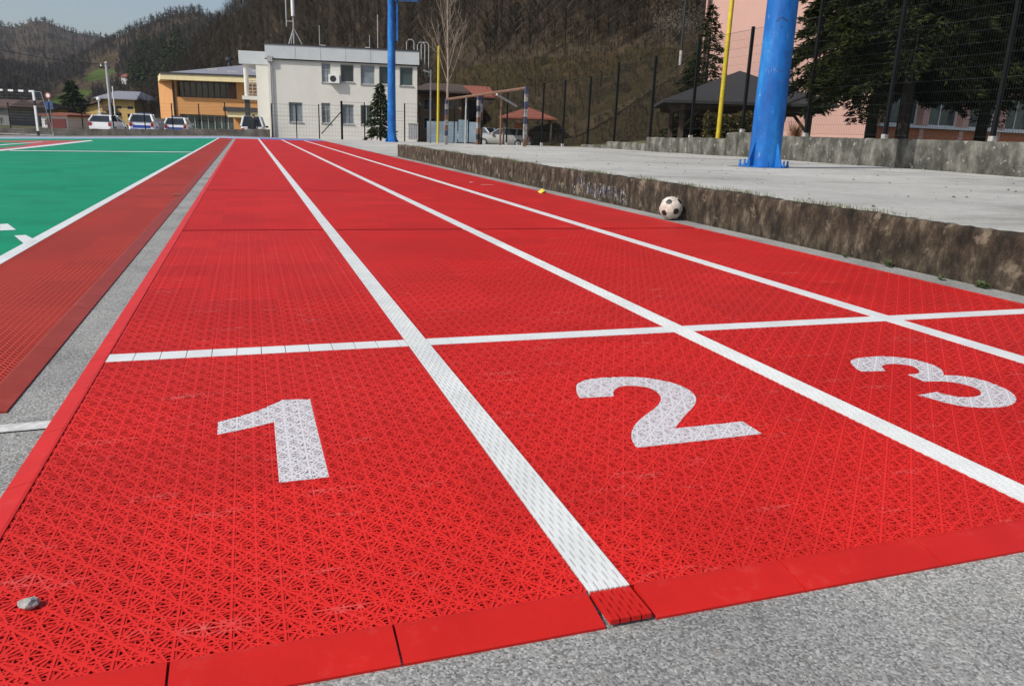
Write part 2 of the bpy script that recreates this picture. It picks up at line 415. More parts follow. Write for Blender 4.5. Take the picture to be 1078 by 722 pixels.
# sloping edge pieces
def ramp_piece(mb, p0, p1, out, z=.0165):
    p0, p1, out = Vector(p0), Vector(p1), Vector(out)
    zt, zb = Vector((0, 0, z)), Vector((0, 0, .0045)); lip = out*.92
    v = [p0+zt, p1+zt, p1+out+zb, p0+out+zb, p0, p1, p1+out, p0+out, p0+out*.12+zt, p1+out*.12+zt]
    mb.add(v, [(0, 8, 9, 1), (8, 3, 2, 9), (3, 7, 6, 2), (0, 4, 7, 3, 8), (1, 9, 2, 6, 5), (4, 5, 6, 7), (0, 1, 5, 4)])
mb = MB()
y = 40.0
yy = .945
brk = [1.694-.62, 1.694, 2.0, 2.31, 2.558]
yb = 1.07
ylist = [.945]+[1.384+.31*k for k in range(0, 126)]
for a, b in zip(ylist[:-1], ylist[1:]):
    ramp_piece(mb, (XL-.0005, a+.001, 0), (XL-.0005, b-.001, 0), (-.052, 0, 0))
struct(mb.build('track_edge_ramp', m_edge))
mb = MB()
xb = [-.760, -.452, -.1416, .1748, .4995]
for a, b in zip(xb[:-1], xb[1:]): ramp_piece(mb, (max(a, XL)+.002, Y0-.001, 0), (b-.002, Y0-.001, 0), (0, -.080, 0))
xb = [.586]+[.8803+.311*k for k in range(0, 9)]
for a, b in zip(xb[:-1], xb[1:]): ramp_piece(mb, (a+.0018, Y0-.001, 0), (min(b, XR)-.0018, Y0-.001, 0), (0, -.080, 0))
struct(mb.build('track_edge_ramp', m_edge))

# painted lane numbers, on the ribs
D1 = [(-.105, 1.877), (-.106, 1.964), (-.073, 1.982), (-.021, 2.017), (.017, 2.053), (.057, 2.098), (.13, 2.09), (.13, 1.955), (.132, 1.573), (.028, 1.57), (.029, 1.932), (-.022, 1.907)]
D2 = [(.911, 2.033), (.931, 2.06), (.968, 2.085), (1.012, 2.093), (1.077, 2.089), (1.144, 2.072), (1.192, 2.037), (1.225, 1.991), (1.237, 1.932), (1.226, 1.874), (1.2, 1.826), (1.163, 1.783), (1.102, 1.726), (1.029, 1.651), (1.241, 1.654), (1.238, 1.564), (1.066, 1.56), (.87, 1.559), (.882, 1.608), (.908, 1.659), (.948, 1.71), (1.004, 1.762), (1.058, 1.807), (1.103, 1.858), (1.125, 1.907), (1.129, 1.951), (1.113, 1.982), (1.075, 2.002), (1.04, 1.998), (1.012, 1.977), (.992, 1.944), (.983, 1.922), (.878, 1.93), (.887, 1.971)]
D3 = [(1.974, 2.072), (2.02, 2.102), (2.084, 2.111), (2.149, 2.109), (2.202, 2.084), (2.239, 2.044), (2.25, 1.989), (2.24, 1.94), (2.209, 1.897), (2.183, 1.872), (2.23, 1.857), (2.264, 1.822), (2.275, 1.767), (2.263, 1.704), (2.232, 1.649), (2.188, 1.609), (2.134, 1.583), (2.076, 1.577), (2.014, 1.588), (1.974, 1.61), (1.949, 1.647), (1.936, 1.689), (1.921, 1.724), (2.009, 1.735), (2.022, 1.699), (2.054, 1.674), (2.092, 1.67), (2.134, 1.685), (2.165, 1.719), (2.172, 1.756), (2.158, 1.792), (2.129, 1.814), (2.098, 1.823), (2.057, 1.83), (2.062, 1.905), (2.107, 1.907), (2.143, 1.936), (2.159, 1.975), (2.144, 2.006), (2.111, 2.02), (2.072, 2.018), (2.044, 1.999), (2.018, 1.955), (1.927, 1.969), (1.936, 2.004)]
def smooth_poly(p, sharp, n=4):
    out = []; L = len(p); p = [Vector(q).to_2d() for q in p]
    for i in range(L):
        a, b, c, d = p[i-1], p[i], p[(i+1) % L], p[(i+2) % L]
        m0 = (c-a)*.5 if i not in sharp else (c-b)*.5
        m1 = (d-b)*.5 if (i+1) % L not in sharp else (c-b)*.5
        for k in range(n):
            s = k/n; out.append((2*s**3-3*s*s+1)*b+(s**3-2*s*s+s)*m0+(-2*s**3+3*s*s)*c+(s**3-s*s)*m1)
    return out
for poly, sharp, txt in ((D1, {0, 1, 5, 6, 7, 8, 9, 10, 11}, 'white number 1 painted on the first red lane'),
                         (D2, {13, 14, 15, 16, 17, 31, 32}, 'white number 2 painted on the middle red lane'),
                         (D3, {9, 22, 23, 33, 34, 42, 43}, 'white number 3 painted on the third red lane at right')):
    pts = smooth_poly(poly, sharp)
    o = MB().add([(p.x, p.y, .0154) for p in pts], [tuple(range(len(pts)))]).build('lane_number', m_num, fix=False)
    bm = bmesh.new(); bm.from_mesh(o.data); bmesh.ops.triangulate(bm, faces=bm.faces); bm.to_mesh(o.data); bm.free()
    for pl in o.data.polygons:
        if pl.normal.z < 0: pl.flip()
    tag(o, txt, 'number', 'lane numbers painted on the track')
    w2 = o.copy(); C.objects.link(w2); w2.data = o.data.copy(); w2.data.materials[0] = m_numsub; w2.parent = o; w2.location = (0, 0, -.0012); w2.name = 'paint_in_recess'
    for k_ in list(w2.keys()): del w2[k_]

# ------------------------------------------------------------------ ball court on the left
CE = -.63
XW0, XW1 = -1.285, -1.215
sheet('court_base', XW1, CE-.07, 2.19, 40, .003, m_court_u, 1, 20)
sheet('court_surface', XW1, CE-.07, 2.19, 9.0, .015, m_court, 1, 8)
sheet('court_surface', XW1, CE-.07, 9.01, 40, .015, m_court, 1, 20)
mb = MB(); y = 2.19
while y < 40:
    ramp_piece(mb, (CE-.0695, y+.001, 0), (CE-.0695, min(y+.60, 40)-.001, 0), (.07, 0, 0)); y += .60
struct(mb.build('court_edge_ramp', m_cedge))
mb = MB(); x = CE-.0705
while x > -6:
    ramp_piece(mb, (x-.60+.001, 2.189, 0), (x-.001, 2.189, 0), (0, -.07, 0)); x -= .60
struct(mb.build('court_edge_ramp', m_cedge))
YA, YB = 37.4, 39.4
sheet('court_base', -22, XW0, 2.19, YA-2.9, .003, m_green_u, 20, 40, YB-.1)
sheet('court_surface', -22, XW0, 2.19, YA-2.9, .015, m_green, 20, 40, YB-.1)
sheet('court_line', XW0, XW1, 2.19, YB, .0165, m_white, 1, 20)
sheet('blue_border', -24, XW1, YA-3.3, YA+4, .012, m_blue_l, 22, 4, YB+4.2, YB)
sheet('blue_border', XW1, 1.05, YB+.02, YB+4.2, .013, m_blue_l, 2, 4, YB+4.2, YB+.6)
sheet('blue_border', .6, 3.6, 40.02, 43.2, .018, m_blue_d, 2, 2)
def pxsheet(name, pts, dz, m):
    v = []
    for u, vv in pts:
        p = gp(u, vv, dz); v.append((p.x, p.y, p.z))
    return struct(MB().add(v, [tuple(range(len(v)))]).build(name, m, fix=False))
for pts in (((0, 236), (8, 235.5), (17, 242), (0, 242.8)), ((15, 248), (27, 247.3), (38, 253), (28, 259))):
    pxsheet('court_marking', pts, .0172, m_white)
m_pinkred = mat('court_goal_area_red', (.42, .06, .05), .55, .12, 3)
pxsheet('court_goal_area', ((-60, 164.5), (0, 158.0), (28, 155.2), (56, 152.2), (78, 149.8), (92, 148.2), (78, 148.0), (-60, 148.3)), .0175, m_pinkred)
pxsheet('court_marking', ((-60, 166), (0, 159.2), (30, 156.2), (58, 153.2), (80, 150.6), (98, 148.6), (96, 147.7), (78, 149.4), (56, 151.9), (28, 154.9), (0, 157.7), (-60, 164.3)), .0215, m_white)
pxsheet('court_marking', ((0, 153.2), (45, 149.7), (45, 149.3), (0, 152.4)), .0215, m_white)
pxsheet('court_marking', ((10, 159.0), (200, 160.6), (204, 160.1), (10, 158.4)), .0225, m_white)
m_oldline = mat('worn_white_line_paint', (.55, .55, .53), .85, .3, 30)
struct(MB().quad((-.80, 2.03, .004), (-.50, 2.045, .004), (-.50, 2.10, .004), (-.80, 2.085, .004)).build('old_line', m_oldline, fix=False))

# ------------------------------------------------------------------ raised paved terrace and its kerb wall
XK, YE, ZT = 3.93, 21.7, .325
V = []; F = []
nx_, ny_ = 40, 150
for j in range(ny_+1):
    for i in range(nx_+1):
        x = XK+.07+(12.72-XK-.07)*i/nx_; y = -4+(YE+4)*j/ny_
        V.append((x, y, ZT+.002+(-.011+random.uniform(-.003, .002) if i == 0 else 0)+.012*math.sin(x*1.1+y*.35)*math.sin(y*.8)*min(1, i/4)))
F = [(j*(nx_+1)+i, j*(nx_+1)+i+1, (j+1)*(nx_+1)+i+1, (j+1)*(nx_+1)+i) for j in range(ny_) for i in range(nx_)]
def terrace_mat():
    m, t, b = newmat('worn_pale_paving'); v = coords(t)
    c = ramp(t, noise(t, v, .45, 8), [(.3, (.37, .365, .345)), (.5, (.47, .465, .44)), (.7, (.54, .53, .50))])
    c = mix(t, .9, c, ramp(t, noise(t, v, 7, 8, .75), [(.3, (.80, .80, .80)), (.7, (1.12, 1.12, 1.11))]), 'MULTIPLY')
    c = mix(t, .9, c, ramp(t, noise(t, v, 60, 6, .8), [(.32, (.66, .66, .65)), (.68, (1.16, 1.16, 1.15))]), 'MULTIPLY')
    sp = ramp(t, noise(t, v, 21, 3, .6), [(.70, (0, 0, 0)), (.74, (1, 1, 1))])
    c = mix(t, math_(t, 'MULTIPLY', sp, .5), c, (.14, .13, .11))
    # darker noise bands stretched across the paving
    s = ramp(t, noise(t, coords(t, (.28, 1.0, 1)), .9, 6, .62), [(.50, (0, 0, 0)), (.62, (1, 1, 1))])
    c = mix(t, math_(t, 'MULTIPLY', s, .6), c, (.19, .185, .165))
    t.links.new(c, b.inputs['Base Color']); b.inputs['Roughness'].default_value = .92; b.inputs['Specular IOR Level'].default_value = .15
    bump(t, noise(t, v, 55, 6, .7), .6, .012, b); return m
m_terr2 = terrace_mat()
struct(bulk('terrace', V, F, m_terr2, smooth=True))
sheet('plaza', 3.72, 13.0, YE+.05, 47, .006, m_terr2, 20, 40)
# kerb wall: long concrete face with chipped rounded top edge
kb = thing('kerb_wall', 'long low brown stained concrete wall holding the paved terrace beside the track', 'wall', (XK, YE, 0))
V = []; F = []; NL = 420; prof = [(0, -.02), (0.0, .10), (.002, .2), (.004, .29), (.014, .318), (.04, .322), (.10, .319), (.165, .310), (.165, -.02)]
for i in range(NL+1):
    y = -4+(YE+4)*i/NL
    for k, (a, b_) in enumerate(prof):
        jx = jz = 0
        if 0 < k < 7:
            jx = random.uniform(-.0025, .0025); jz = random.uniform(-.005, .005)+.003*math.sin(y*1.1)+.003*math.sin(y*4.7)
        V.append((a+jx, y-YE, b_+jz*(b_ > .25)))
P = len(prof)
for i in range(NL):
    for k in range(P-1): F.append((i*P+k, (i+1)*P+k, (i+1)*P+k+1, i*P+k+1))
kf = bulk('wall_body', V, F, m_kerb, kb, True)
MB().box(0, .165, -.002, .03, -.02, .32).build('end_block', m_kerb, kb)
# faded graffiti on the wall face
def ragged(name, col, thr):
    m, t, b = newmat(name); v = coords(t)
    f = noise(t, coords(t, (1, 1, .6)), 26, 8, .75)
    t.links.new(math_(t, 'GREATER_THAN', f, thr), b.inputs['Alpha'])
    t.links.new(ramp(t, noise(t, v, 30, 4), [(.3, tuple(c*.6 for c in col)), (.7, col)]), b.inputs['Base Color']); b.inputs['Roughness'].default_value = .85
    return m
m_graf_w = ragged('faded_white_paint', (.34, .335, .35), .535); m_graf_b = ragged('faded_blue_paint', (.09, .11, .20), .52)
def wall_pt(u, v, off=-.0045):
    d = ray(u, v); p = EV+d*((XK+off)/d.x); return p
def wall_stroke(mb, pts, wd):
    for (a, b) in zip(pts[:-1], pts[1:]):
        p, q = wall_pt(*a), wall_pt(*b); n = Vector((0, (q-p).y, (q-p).z)).normalized(); s = Vector((0, -n.z, n.y))*wd
        e = (q-p).normalized()*wd*.6; mb.quad(p+s-e, q+s+e, q-s+e, p-s-e)
gr = thing('graffiti', 'faded white and blue spray graffiti on the brown terrace wall left of the ball', 'graffiti', (0, 0, 0))
Z = lambda x, y: (590+x/11.98, 170+y/11.98)
for s, wd in (([(262, 365), (275, 235), (300, 250)], .045), ([(345, 400), (345, 300), (370, 285)], .03), ([(430, 430), (430, 300)], .05), ([(495, 470), (500, 300)], .035), ([(620, 330), (600, 440)], .035), ([(690, 340), (700, 470)], .04), ([(780, 490), (790, 390), (820, 520)], .05), ([(160, 290), (180, 370)], .04), ([(540, 310), (540, 430)], .03)):
    g1 = MB(); wall_stroke(g1, [Z(*p) for p in s], wd); g1.v = [(x-random.uniform(0, .0001)-.0004*len(gr.children), y, z) for x, y, z in g1.v]; g1.build('white_stroke', m_graf_w, gr)
for s, wd in (([(190, 170), (215, 240), (245, 200), (235, 340)], .02), ([(480, 330), (480, 400)], .03), ([(570, 330), (560, 400)], .03), ([(655, 370), (650, 440)], .035), ([(395, 320), (390, 390)], .025), ([(320, 300), (330, 350)], .015)):
    g2 = MB(); wall_stroke(g2, [Z(x, y) for x, y in s], wd); g2.v = [(x-.0045-.0004*len(gr.children), y, z) for x, y, z in g2.v]; g2.build('blue_stroke', m_graf_b, gr)

# ------------------------------------------------------------------ grass and weeds
def blades(cx, cy, cz, n, spread, h, lean=.5, wd=.004, sy=None):
    V = []; F = []
    sy = spread if sy is None else sy
    for i in range(n):
        x = cx+random.gauss(0, spread); y = cy+random.gauss(0, sy); a = random.uniform(0, 6.28); hh = h*random.uniform(.4, 1.1)
        l = random.uniform(.1, lean)*hh; dx, dy = math.cos(a), math.sin(a); o = len(V)
        wx, wy = -dy*wd, dx*wd
        V += [(x-wx, y-wy, cz), (x+wx, y+wy, cz), (x+dx*l*.4+wx*.8, y+dy*l*.4+wy*.8, cz+hh*.6), (x+dx*l*.4-wx*.8, y+dy*l*.4-wy*.8, cz+hh*.6), (x+dx*l, y+dy*l, cz+hh)]
        F += [(o, o+1, o+2, o+3)]; F += [(o+3, o+2, o+4, o+4)]
    return V, F
def leafy(name, V, F, m, parent=None):
    mb = MB(); mb.v = V; mb.f = [tuple(dict.fromkeys(f)) for f in F]; return mb.build(name, m, parent, fix=False)
m_grass = mat('dry_green_grass', (.09, .13, .03), .8, .35, 7, col2=(.14, .12, .05))
m_weed = mat('weed_leaf', (.05, .075, .022), .7, .35, 20)
m_dryleaf = mat('dry_leaf', (.35, .22, .08), .8, .3, 20)
V, F = [], []
random.seed(3)
for i in range(230):
    y = random.uniform(1.0, 21.5); dens = .5+.5*math.sin(y*1.3+1)*math.sin(y*.41)
    if random.random() > dens: continue
    v, f = blades(XK+.05+random.uniform(0, .09), y, .316, 22, .022, .038, .9, .0018, .12); o = len(V); V += v; F += [tuple(i+o for i in q) for q in f]
stuff(leafy('grass_strip', V, F, m_grass), 'sparse grass growing along the top edge of the terrace wall', 'grass')
def weed(u, v, n, sp, h, label):
    p = gp(u, v); p.x = min(p.x, XK-.05); o = thing('weed', label, 'weed', (p.x, p.y, 0), 0, 'weeds at the foot of the terrace wall')
    V, F = [], []
    for i in range(n):
        a = random.uniform(0, 6.28); l = random.uniform(.35, 1)*sp; hz = random.uniform(.3, 1)*h
        dx, dy = math.cos(a)*l*.55, math.sin(a)*l; wx, wy = -math.sin(a)*.2*l, math.cos(a)*.2*l; k = len(V)
        V += [(0, 0, 0), (dx*.5+wx, dy*.5+wy, hz), (dx, dy, hz*.75), (dx*.5-wx, dy*.5-wy, hz)]
        F.append((k, k+1, k+2, k+3))
    leafy('leaves', V, F, m_weed, o)
    mb = MB()
    for i in range(4): mb.tube([(0, 0, 0), (random.uniform(-.02, .02), random.uniform(-.03, .03), h)], .002, 5)
    mb.build('stems', m_weed, o)
random.seed(5)
for (u, v, n, sp, h, lb) in ((943, 281, 20, .065, .05, 'green weed rosette at the wall foot below the pale stain'), (990, 295, 10, .045, .03, 'small weed at the wall foot, second from the right edge'),
                     (1031, 303, 22, .08, .04, 'widest green weed clump at the wall foot near the right edge'), (893, 271, 10, .05, .03, 'tiny weed sprout at the wall foot nearest the ball')):
    weed(u, v, n, sp, h, lb)

# ------------------------------------------------------------------ football
def football():
    r = .11; c = gp(702.5, 231.8); c = Vector((min(c.x+.04, XK-r-.008), c.y+.02, r+.001))
    b = thing('football', 'scuffed white football with black patches lying against the terrace wall', 'ball', (c.x, c.y, 0))
    bm = bmesh.new(); bmesh.ops.create_icosphere(bm, subdivisions=5, radius=r)
    ph = (1+5**.5)/2
    ico = [Vector(p).normalized() for s in (1, -1) for q in (ph, -ph) for p in ((0, s, q), (s, q, 0), (q, 0, s))]
    fc = []
    for i in range(12):
        for j in range(i):
            for k in range(j):
                if all(ico[a].dot(ico[b_]) > .4 for a, b_ in ((i, j), (j, k), (i, k))): fc.append((ico[i]+ico[j]+ico[k]).normalized())
    rot = Matrix.Rotation(.35, 3, 'X') @ Matrix.Rotation(.5, 3, 'Z') @ Matrix.Rotation(.3, 3, 'Y')
    ico = [rot @ p for p in ico]; fc = [rot @ p for p in fc]
    for v in bm.verts:
        n = v.co.normalized(); dp = max(n.dot(p) for p in ico)
    me1 = bpy.data.meshes.new('panels'); 
    for f in bm.faces:
        n = f.calc_center_median().normalized(); di = math.acos(min(1, max(n.dot(p) for p in ico)))
        d1 = sorted([n.dot(p) for p in fc], reverse=True); f.material_index = 1 if di < .27 else (2 if d1[0]-d1[1] < .014 else 0); f.smooth = True
    for v in bm.verts:
        n = v.co.normalized()
        d1 = sorted([n.dot(p) for p in fc], reverse=True); seam = d1[0]-d1[1]
        v.co = n*(r-(.0016 if seam < .02 else 0))
    bm.to_mesh(me1); bm.free()
    o = bpy.data.objects.new('ball_cover', me1); C.objects.link(o); o.parent = b; o.location = (0, 0, c.z)
    m1 = mat('scuffed_white_leather', (.66, .62, .55), .6, .08, 14, .1, col2=(.40, .35, .29)); m2 = mat('black_leather', (.02, .02, .02), .5, .3, 14)
    me1.materials.append(m1); me1.materials.append(m2); me1.materials.append(mat('worn_seam', (.30, .28, .26), .8))
football()
# small loose things
def pebble(name, label, cat, p, r, m, sq=.7, seed=1, group=None):
    random.seed(seed); bm = bmesh.new(); bmesh.ops.create_icosphere(bm, subdivisions=2, radius=r)
    for v in bm.verts:
        v.co *= 1+random.uniform(-.16, .16); v.co.z *= sq; v.co.x *= 1.15
    me = bpy.data.meshes.new(name); bm.to_mesh(me); bm.free(); me.materials.append(m)
    o = bpy.data.objects.new(name, me); C.objects.link(o); o.location = (p[0], p[1], p[2]+r*sq*.85); o.rotation_euler = (0, 0, seed)
    return tag(o, label, cat, group)
m_stone = mat('grey_stone', (.36, .36, .34), .9, .35, 60, .5)
pebble('stone', 'small grey stone lying on the red tiles at bottom left', 'stone', (-.357, 1.215, .015), .0125, m_stone, .7, 3)
m_litter = mat('yellow_wrapper', (.65, .50, .05), .5, .1, 20)
o = MB(); p = gp(577, 205)
o.add([(0, 0, .01), (.10, .02, .05), (.17, .10, .02), (.06, .16, .06), (-.04, .09, .03), (.06, .08, .085)], [(0, 1, 5), (1, 2, 5), (2, 3, 5), (3, 4, 5), (4, 0, 5), (0, 4, 3, 2, 1)])
o = o.build('wrapper', m_litter); o.location = (p.x-.1, p.y, .006); o.scale = (.6, .6, .8); tag(o, 'crumpled yellow wrapper on the grey gap beside the terrace wall', 'litter')
m_paper = mat('pale_paper', (.7, .66, .6), .7, .1, 20)
for i, (u, v, s, lb) in enumerate(((186, 207.5, .05, 'dry pale leaf lying on the dark red court strip'), (496.5, 193.5, .03, 'tiny pale scrap standing up on the far right lane'), (513, 196, .07, 'thin pale twig lying on the far right lane'), (253, 683, .006, 'tiny pale chip stuck under the front edge strip'))):
    p = gp(u, v); mb = MB(); n = 7; pts = []
    for k in range(n): a = 6.283*k/n; pts.append((math.cos(a)*s*random.uniform(.7, 1.1)*(1.6 if i == 2 else 1), math.sin(a)*s*.5*random.uniform(.6, 1.1)*(.2 if i == 2 else 1)))
    fn = lambda a, b, h: (a, b, h+.35*abs(b))
    o = mb.prism(pts, fn, .004).build(('leaf', 'paper_scrap', 'twig', 'stone_chip')[i], m_paper if i != 0 else m_dryleaf); o.location = (p.x, p.y, .0165)
    if i == 3: o.location = (p.x, p.y-.008, .002)
    tag(o, lb, ('leaf', 'litter', 'twig', 'chip')[i])
# dark crumbs and small leaves blown over the terrace
V = []; F = []
random.seed(12)
for i in range(420):
    x = random.uniform(XK+.1, 12.6); y = random.uniform(1, 21); r = random.choice((.006, .009, .014, .022))*random.uniform(.5, 1.1); o = len(V); a = random.uniform(0, 6.28)
    V += [(x+r*math.cos(a+k*2.094)*random.uniform(.6, 1.4), y+r*math.sin(a+k*2.094)*random.uniform(.6, 1.4), ZT+.016) for k in range(3)]+[(x, y, ZT+.016+r*.7)]
    F += [(o, o+1, o+3), (o+1, o+2, o+3), (o+2, o, o+3)]
stuff(bulk('crumbs', V, F, mat('dark_crumbs', (.09, .075, .055), .9, .4, 40)), 'dark crumbs and leaf bits scattered over the pale terrace', 'litter')
# loose grit on the asphalt in front
V = []; F = []
random.seed(11)
for i in range(1100):
    x = random.uniform(-.7, 3.5); y = random.uniform(.35, .93); r = random.choice((.002, .0025, .003, .004) if i % 40 else (.006, .008))*random.uniform(.6, 1.2); o = len(V)
    if random.random() < .35: x = random.uniform(-.62, -.515); y = random.uniform(1.2, 9)
    a = random.uniform(0, 6.28)
    V += [(x+r*math.cos(a+k*2.094)*random.uniform(.7, 1.3), y+r*math.sin(a+k*2.094)*random.uniform(.7, 1.3), .0005) for k in range(3)]+[(x, y, r*1.1)]
    F += [(o, o+1, o+3), (o+1, o+2, o+3), (o+2, o, o+3)]
stuff(bulk('grit', V, F, m_stone), 'loose grit scattered over the grey asphalt', 'grit')

# ------------------------------------------------------------------ floodlight masts
def mast(name, label, base, H, r0_, r1_, bolt=True, top=None, seed=0):
    t = thing(name, label, 'mast', base, R(-20), 'blue floodlight masts')
    MB().tube([(0, 0, .015), (0, 0, H*.5), (0, 0, H)], [r0_, (r0_+r1_)/2, r1_], 48).build('pole', m_bluep, t, True)
    MB().tube([(0, 0, -.01), (0, 0, .02)], r0_*1.62, 12).build('base_plate', m_bluep, t)
    for k in range(4):
        a = math.pi/4+k*math.pi/2-.25; c, s = math.cos(a), math.sin(a); th = .012*r0_/.28
        poly = [(r0_*.96, .02), (r0_*1.5, .02), (r0_*1.5, .05), (r0_*1.04, r0_*1.55), (r0_*.94, r0_*1.55)]
        fn = lambda q, z, h: (c*q-s*(h-th), s*q+c*(h-th), z)
        MB().prism(poly, fn, th*2).build('gusset', m_bluep, t)
    for k in range(8):
        a = k*math.pi/4-.12; x, y = math.cos(a)*r0_*1.52, math.sin(a)*r0_*1.52; br = .018*r0_/.28
        MB().tube([(x, y, .02), (x, y, .05*r0_/.28)], br*1.7, 6).tube([(x, y, .02), (x, y, .13*r0_/.28)], br, 8).build('bolt', m_bluep, t)
    return t
pb = Vector((8.45, 11.55, ZT))
big = mast('floodlight_mast', 'thick chipped blue steel mast with gussets standing on the paved terrace', pb, 13, .262, .19)
MB().tube([(0, 0, -.03), (0, 0, .004)], .62, 22).build('footing', concrete_mat('sandy_footing', [(.3, (.16, .14, .11)), (.7, (.34, .31, .26))], 3), big)
# caret mark and scratched letters on the pole
def polemark(mb, base, r_at, pts, wd, rz=R(-20)):
    fine = []
    for (a, b) in zip(pts[:-1], pts[1:]): fine += [tuple(a[i]+(b[i]-a[i])*k/6 for i in (0, 1)) for k in range(7)]
    for (a, b) in zip(fine[:-1], fine[1:]):
        if a == b: continue
        q = []
        for u, v in (a, b):
            d = ray(u, v); o = EV-Vector(base); A = d.x*d.x+d.y*d.y; z = 0
            for _ in range(6):
                rr = r_at(z)+.0025; B = 2*(o.x*d.x+o.y*d.y); Cc = o.x**2+o.y**2-rr*rr; tt = (-B-math.sqrt(max(B*B-4*A*Cc, 0)))/(2*A); z = o.z+d.z*tt
            q.append(o+d*tt)
        p0, p1 = q; n = Vector((p0.x+p1.x, p0.y+p1.y, 0)).normalized(); t = (p1-p0).normalized(); s = n.cross(t)*wd
        mb.add([p0+s, p1+s, p1-s, p0-s, p0+s-n*.01, p1+s-n*.01, p1-s-n*.01, p0-s-n*.01], [(0, 1, 2, 3), (0, 4, 5, 1), (1, 5, 6, 2), (2, 6, 7, 3), (3, 7, 4, 0)])
    return mb
rad = lambda z: .262+(.19-.262)*z/13
Zp = lambda x, y: (780+x/7.214, y/7.22)
def pm(strokes, name, m, wd):
    mi = Matrix.Rotation(R(20), 3, 'Z')
    for s in strokes:
        mb = polemark(MB(), pb, rad, [Zp(*p) for p in s], wd); mb.v = [tuple(mi @ Vector(v)) for v in mb.v]
        mb.build(name, m, big)
pm([[(265, 168), (315, 132), (358, 165)], [(300, 208), (314, 209)]], 'caret_mark', m_blk, .006)
m_scr = ragged('scratched_paint', (.12, .26, .55), .47)
m_mark = mat('dark_marker', (.035, .06, .16), .6, .25, 30)
pm([[(175, 560), (200, 505), (215, 555)], [(185, 535), (212, 535)], [(232, 510), (232, 555)], [(252, 505), (252, 555)], [(278, 505), (258, 530), (280, 552)], [(165, 390), (205, 385)], [(175, 360), (180, 420)], [(200, 440), (210, 470), (170, 480)], [(225, 250), (255, 245)]], 'scratched_stroke', m_scr, .0045)
pm([[(330, 400), (365, 395), (360, 430), (335, 435)], [(290, 545), (330, 540)], [(345, 520), (370, 560)], [(275, 632), (315, 630)], [(350, 480), (372, 470)]], 'dark_stroke', m_mark, .006)

pb2 = at(412.5, 150.5, 43.5)
mast2 = mast('floodlight_mast', 'slender blue steel mast with access platform standing before the white building', (pb2.x, pb2.y, zg(pb2.x, pb2.y)), 11.5, .235, .15)
mb = MB(); pr = MB()
for k in range(3):
    a = 0.35+.38*k
    pr.tube([(a+.15, 0, 7.25), (a+.15, 0, 8.6)], .022, 6)
pr.box(.18, 1.45, -.28, .28, 7.18, 7.26); pr.tube([(.3, -.25, 8.6), (1.4, -.25, 8.6)], .02, 6)
pr.build('platform', m_bluep, mast2)
mb.tube([(.33, 0, 5.2), (.33, 0, 8.9)], .05, 8).tube([(.2, 0, 6.0), (.33, 0, 6.0)], .03, 6).build('ladder_rail', m_bluep, mast2)
# ------------------------------------------------------------------ low wall and tall mesh fence along the right
lw = thing('low_wall', 'grey stepped concrete wall along the back of the terrace under the mesh fence', 'wall', (12.75, 0, 0))
def rough_block(x0, x1, y0, y1, z0, z1, m, parent, name='wall_block'):
    n = max(2, int((y1-y0)/.12)); V = []; F = []
    pr_ = [(x0, z0), (x0, z0+(z1-z0)*.5), (x0, z1-.03), (x0+.03, z1), ((x0+x1)/2, z1), (x1, z1-.01), (x1, z0)]
    for i in range(n+1):
        y = y0+(y1-y0)*i/n
        for k, (a, b) in enumerate(pr_):
            j = random.uniform(-.012, .012) if 0 < k < 5 else 0; V.append((a+j, y, b+(j*.7 if k > 1 and k < 5 else 0)))
    Pn = len(pr_)
    F = [(i*Pn+k, (i+1)*Pn+k, (i+1)*Pn+k+1, i*Pn+k+1) for i in range(n) for k in range(Pn-1)]
    mb = MB(); mb.v = V; mb.f = F+[tuple(range(Pn)), tuple(range(n*Pn, n*Pn+Pn))]
    return mb.build(name, m, parent, 'all')
random.seed(9)
for y0, y1, zt in ((2, 17.5, .905), (17.51, 19.25, .975), (19.26, 21.3, .80), (21.31, 23.95, .77), (23.96, 27.1, .56), (27.11, 29.4, .40)):
    rough_block(0, .3, y0, y1, -.1, zt, m_wall, lw)
fence = thing('mesh_fence', 'tall dark wire mesh fence on posts above the grey low wall', 'fence', (13.0, 0, 0))
PY = [5.87, 8.47, 11.08, 13.69, 16.25, 18.91, 21.57, 24.19, 26.96, 29.39, 32.04, 34.63, 37.3, 39.92]
PZ = [.9, .9, .9, .9, .9, .97, .77, .56, .40, .27, .26, .25, .2, .14]
PT = [4.0, 4.0, 4.0, 4.0, 4.05, 3.71, 3.70, 3.35, 3.35, 2.97, 2.97, 2.98, 2.9, 2.79]
for y, z, zt in zip(PY, PZ, PT):
    MB().box(-.035, .035, y-.035, y+.035, z-.05, zt).build('post', m_post, fence)
    MB().box(-.05, .05, y-.05, y+.05, z-.06, z+.10).build('post_foot', m_foot, fence)
for k in range(len(PY)-1):
    y0, y1 = PY[k]+.05, PY[k+1]-.05; z0, z1 = max(PZ[k], PZ[k+1])+.08, min(PT[k], PT[k+1])-.06; mb = MB()
    n = int((y1-y0)/.055)
    for i in range(n+1): y = y0+(y1-y0)*i/n; mb.tube([(0, y, z0), (0, y, z1)], .0022, 3, False)
    n = int((z1-z0)/.2)
    for i in range(n+1): z = z0+(z1-z0)*i/n; mb.tube([(.004, y0, z), (.004, y1, z)], (.0018 if i % 5 else .0028) if i < n else .005, 3, False)
    mb.build('mesh_panel', m_wire, fence, fix=False)

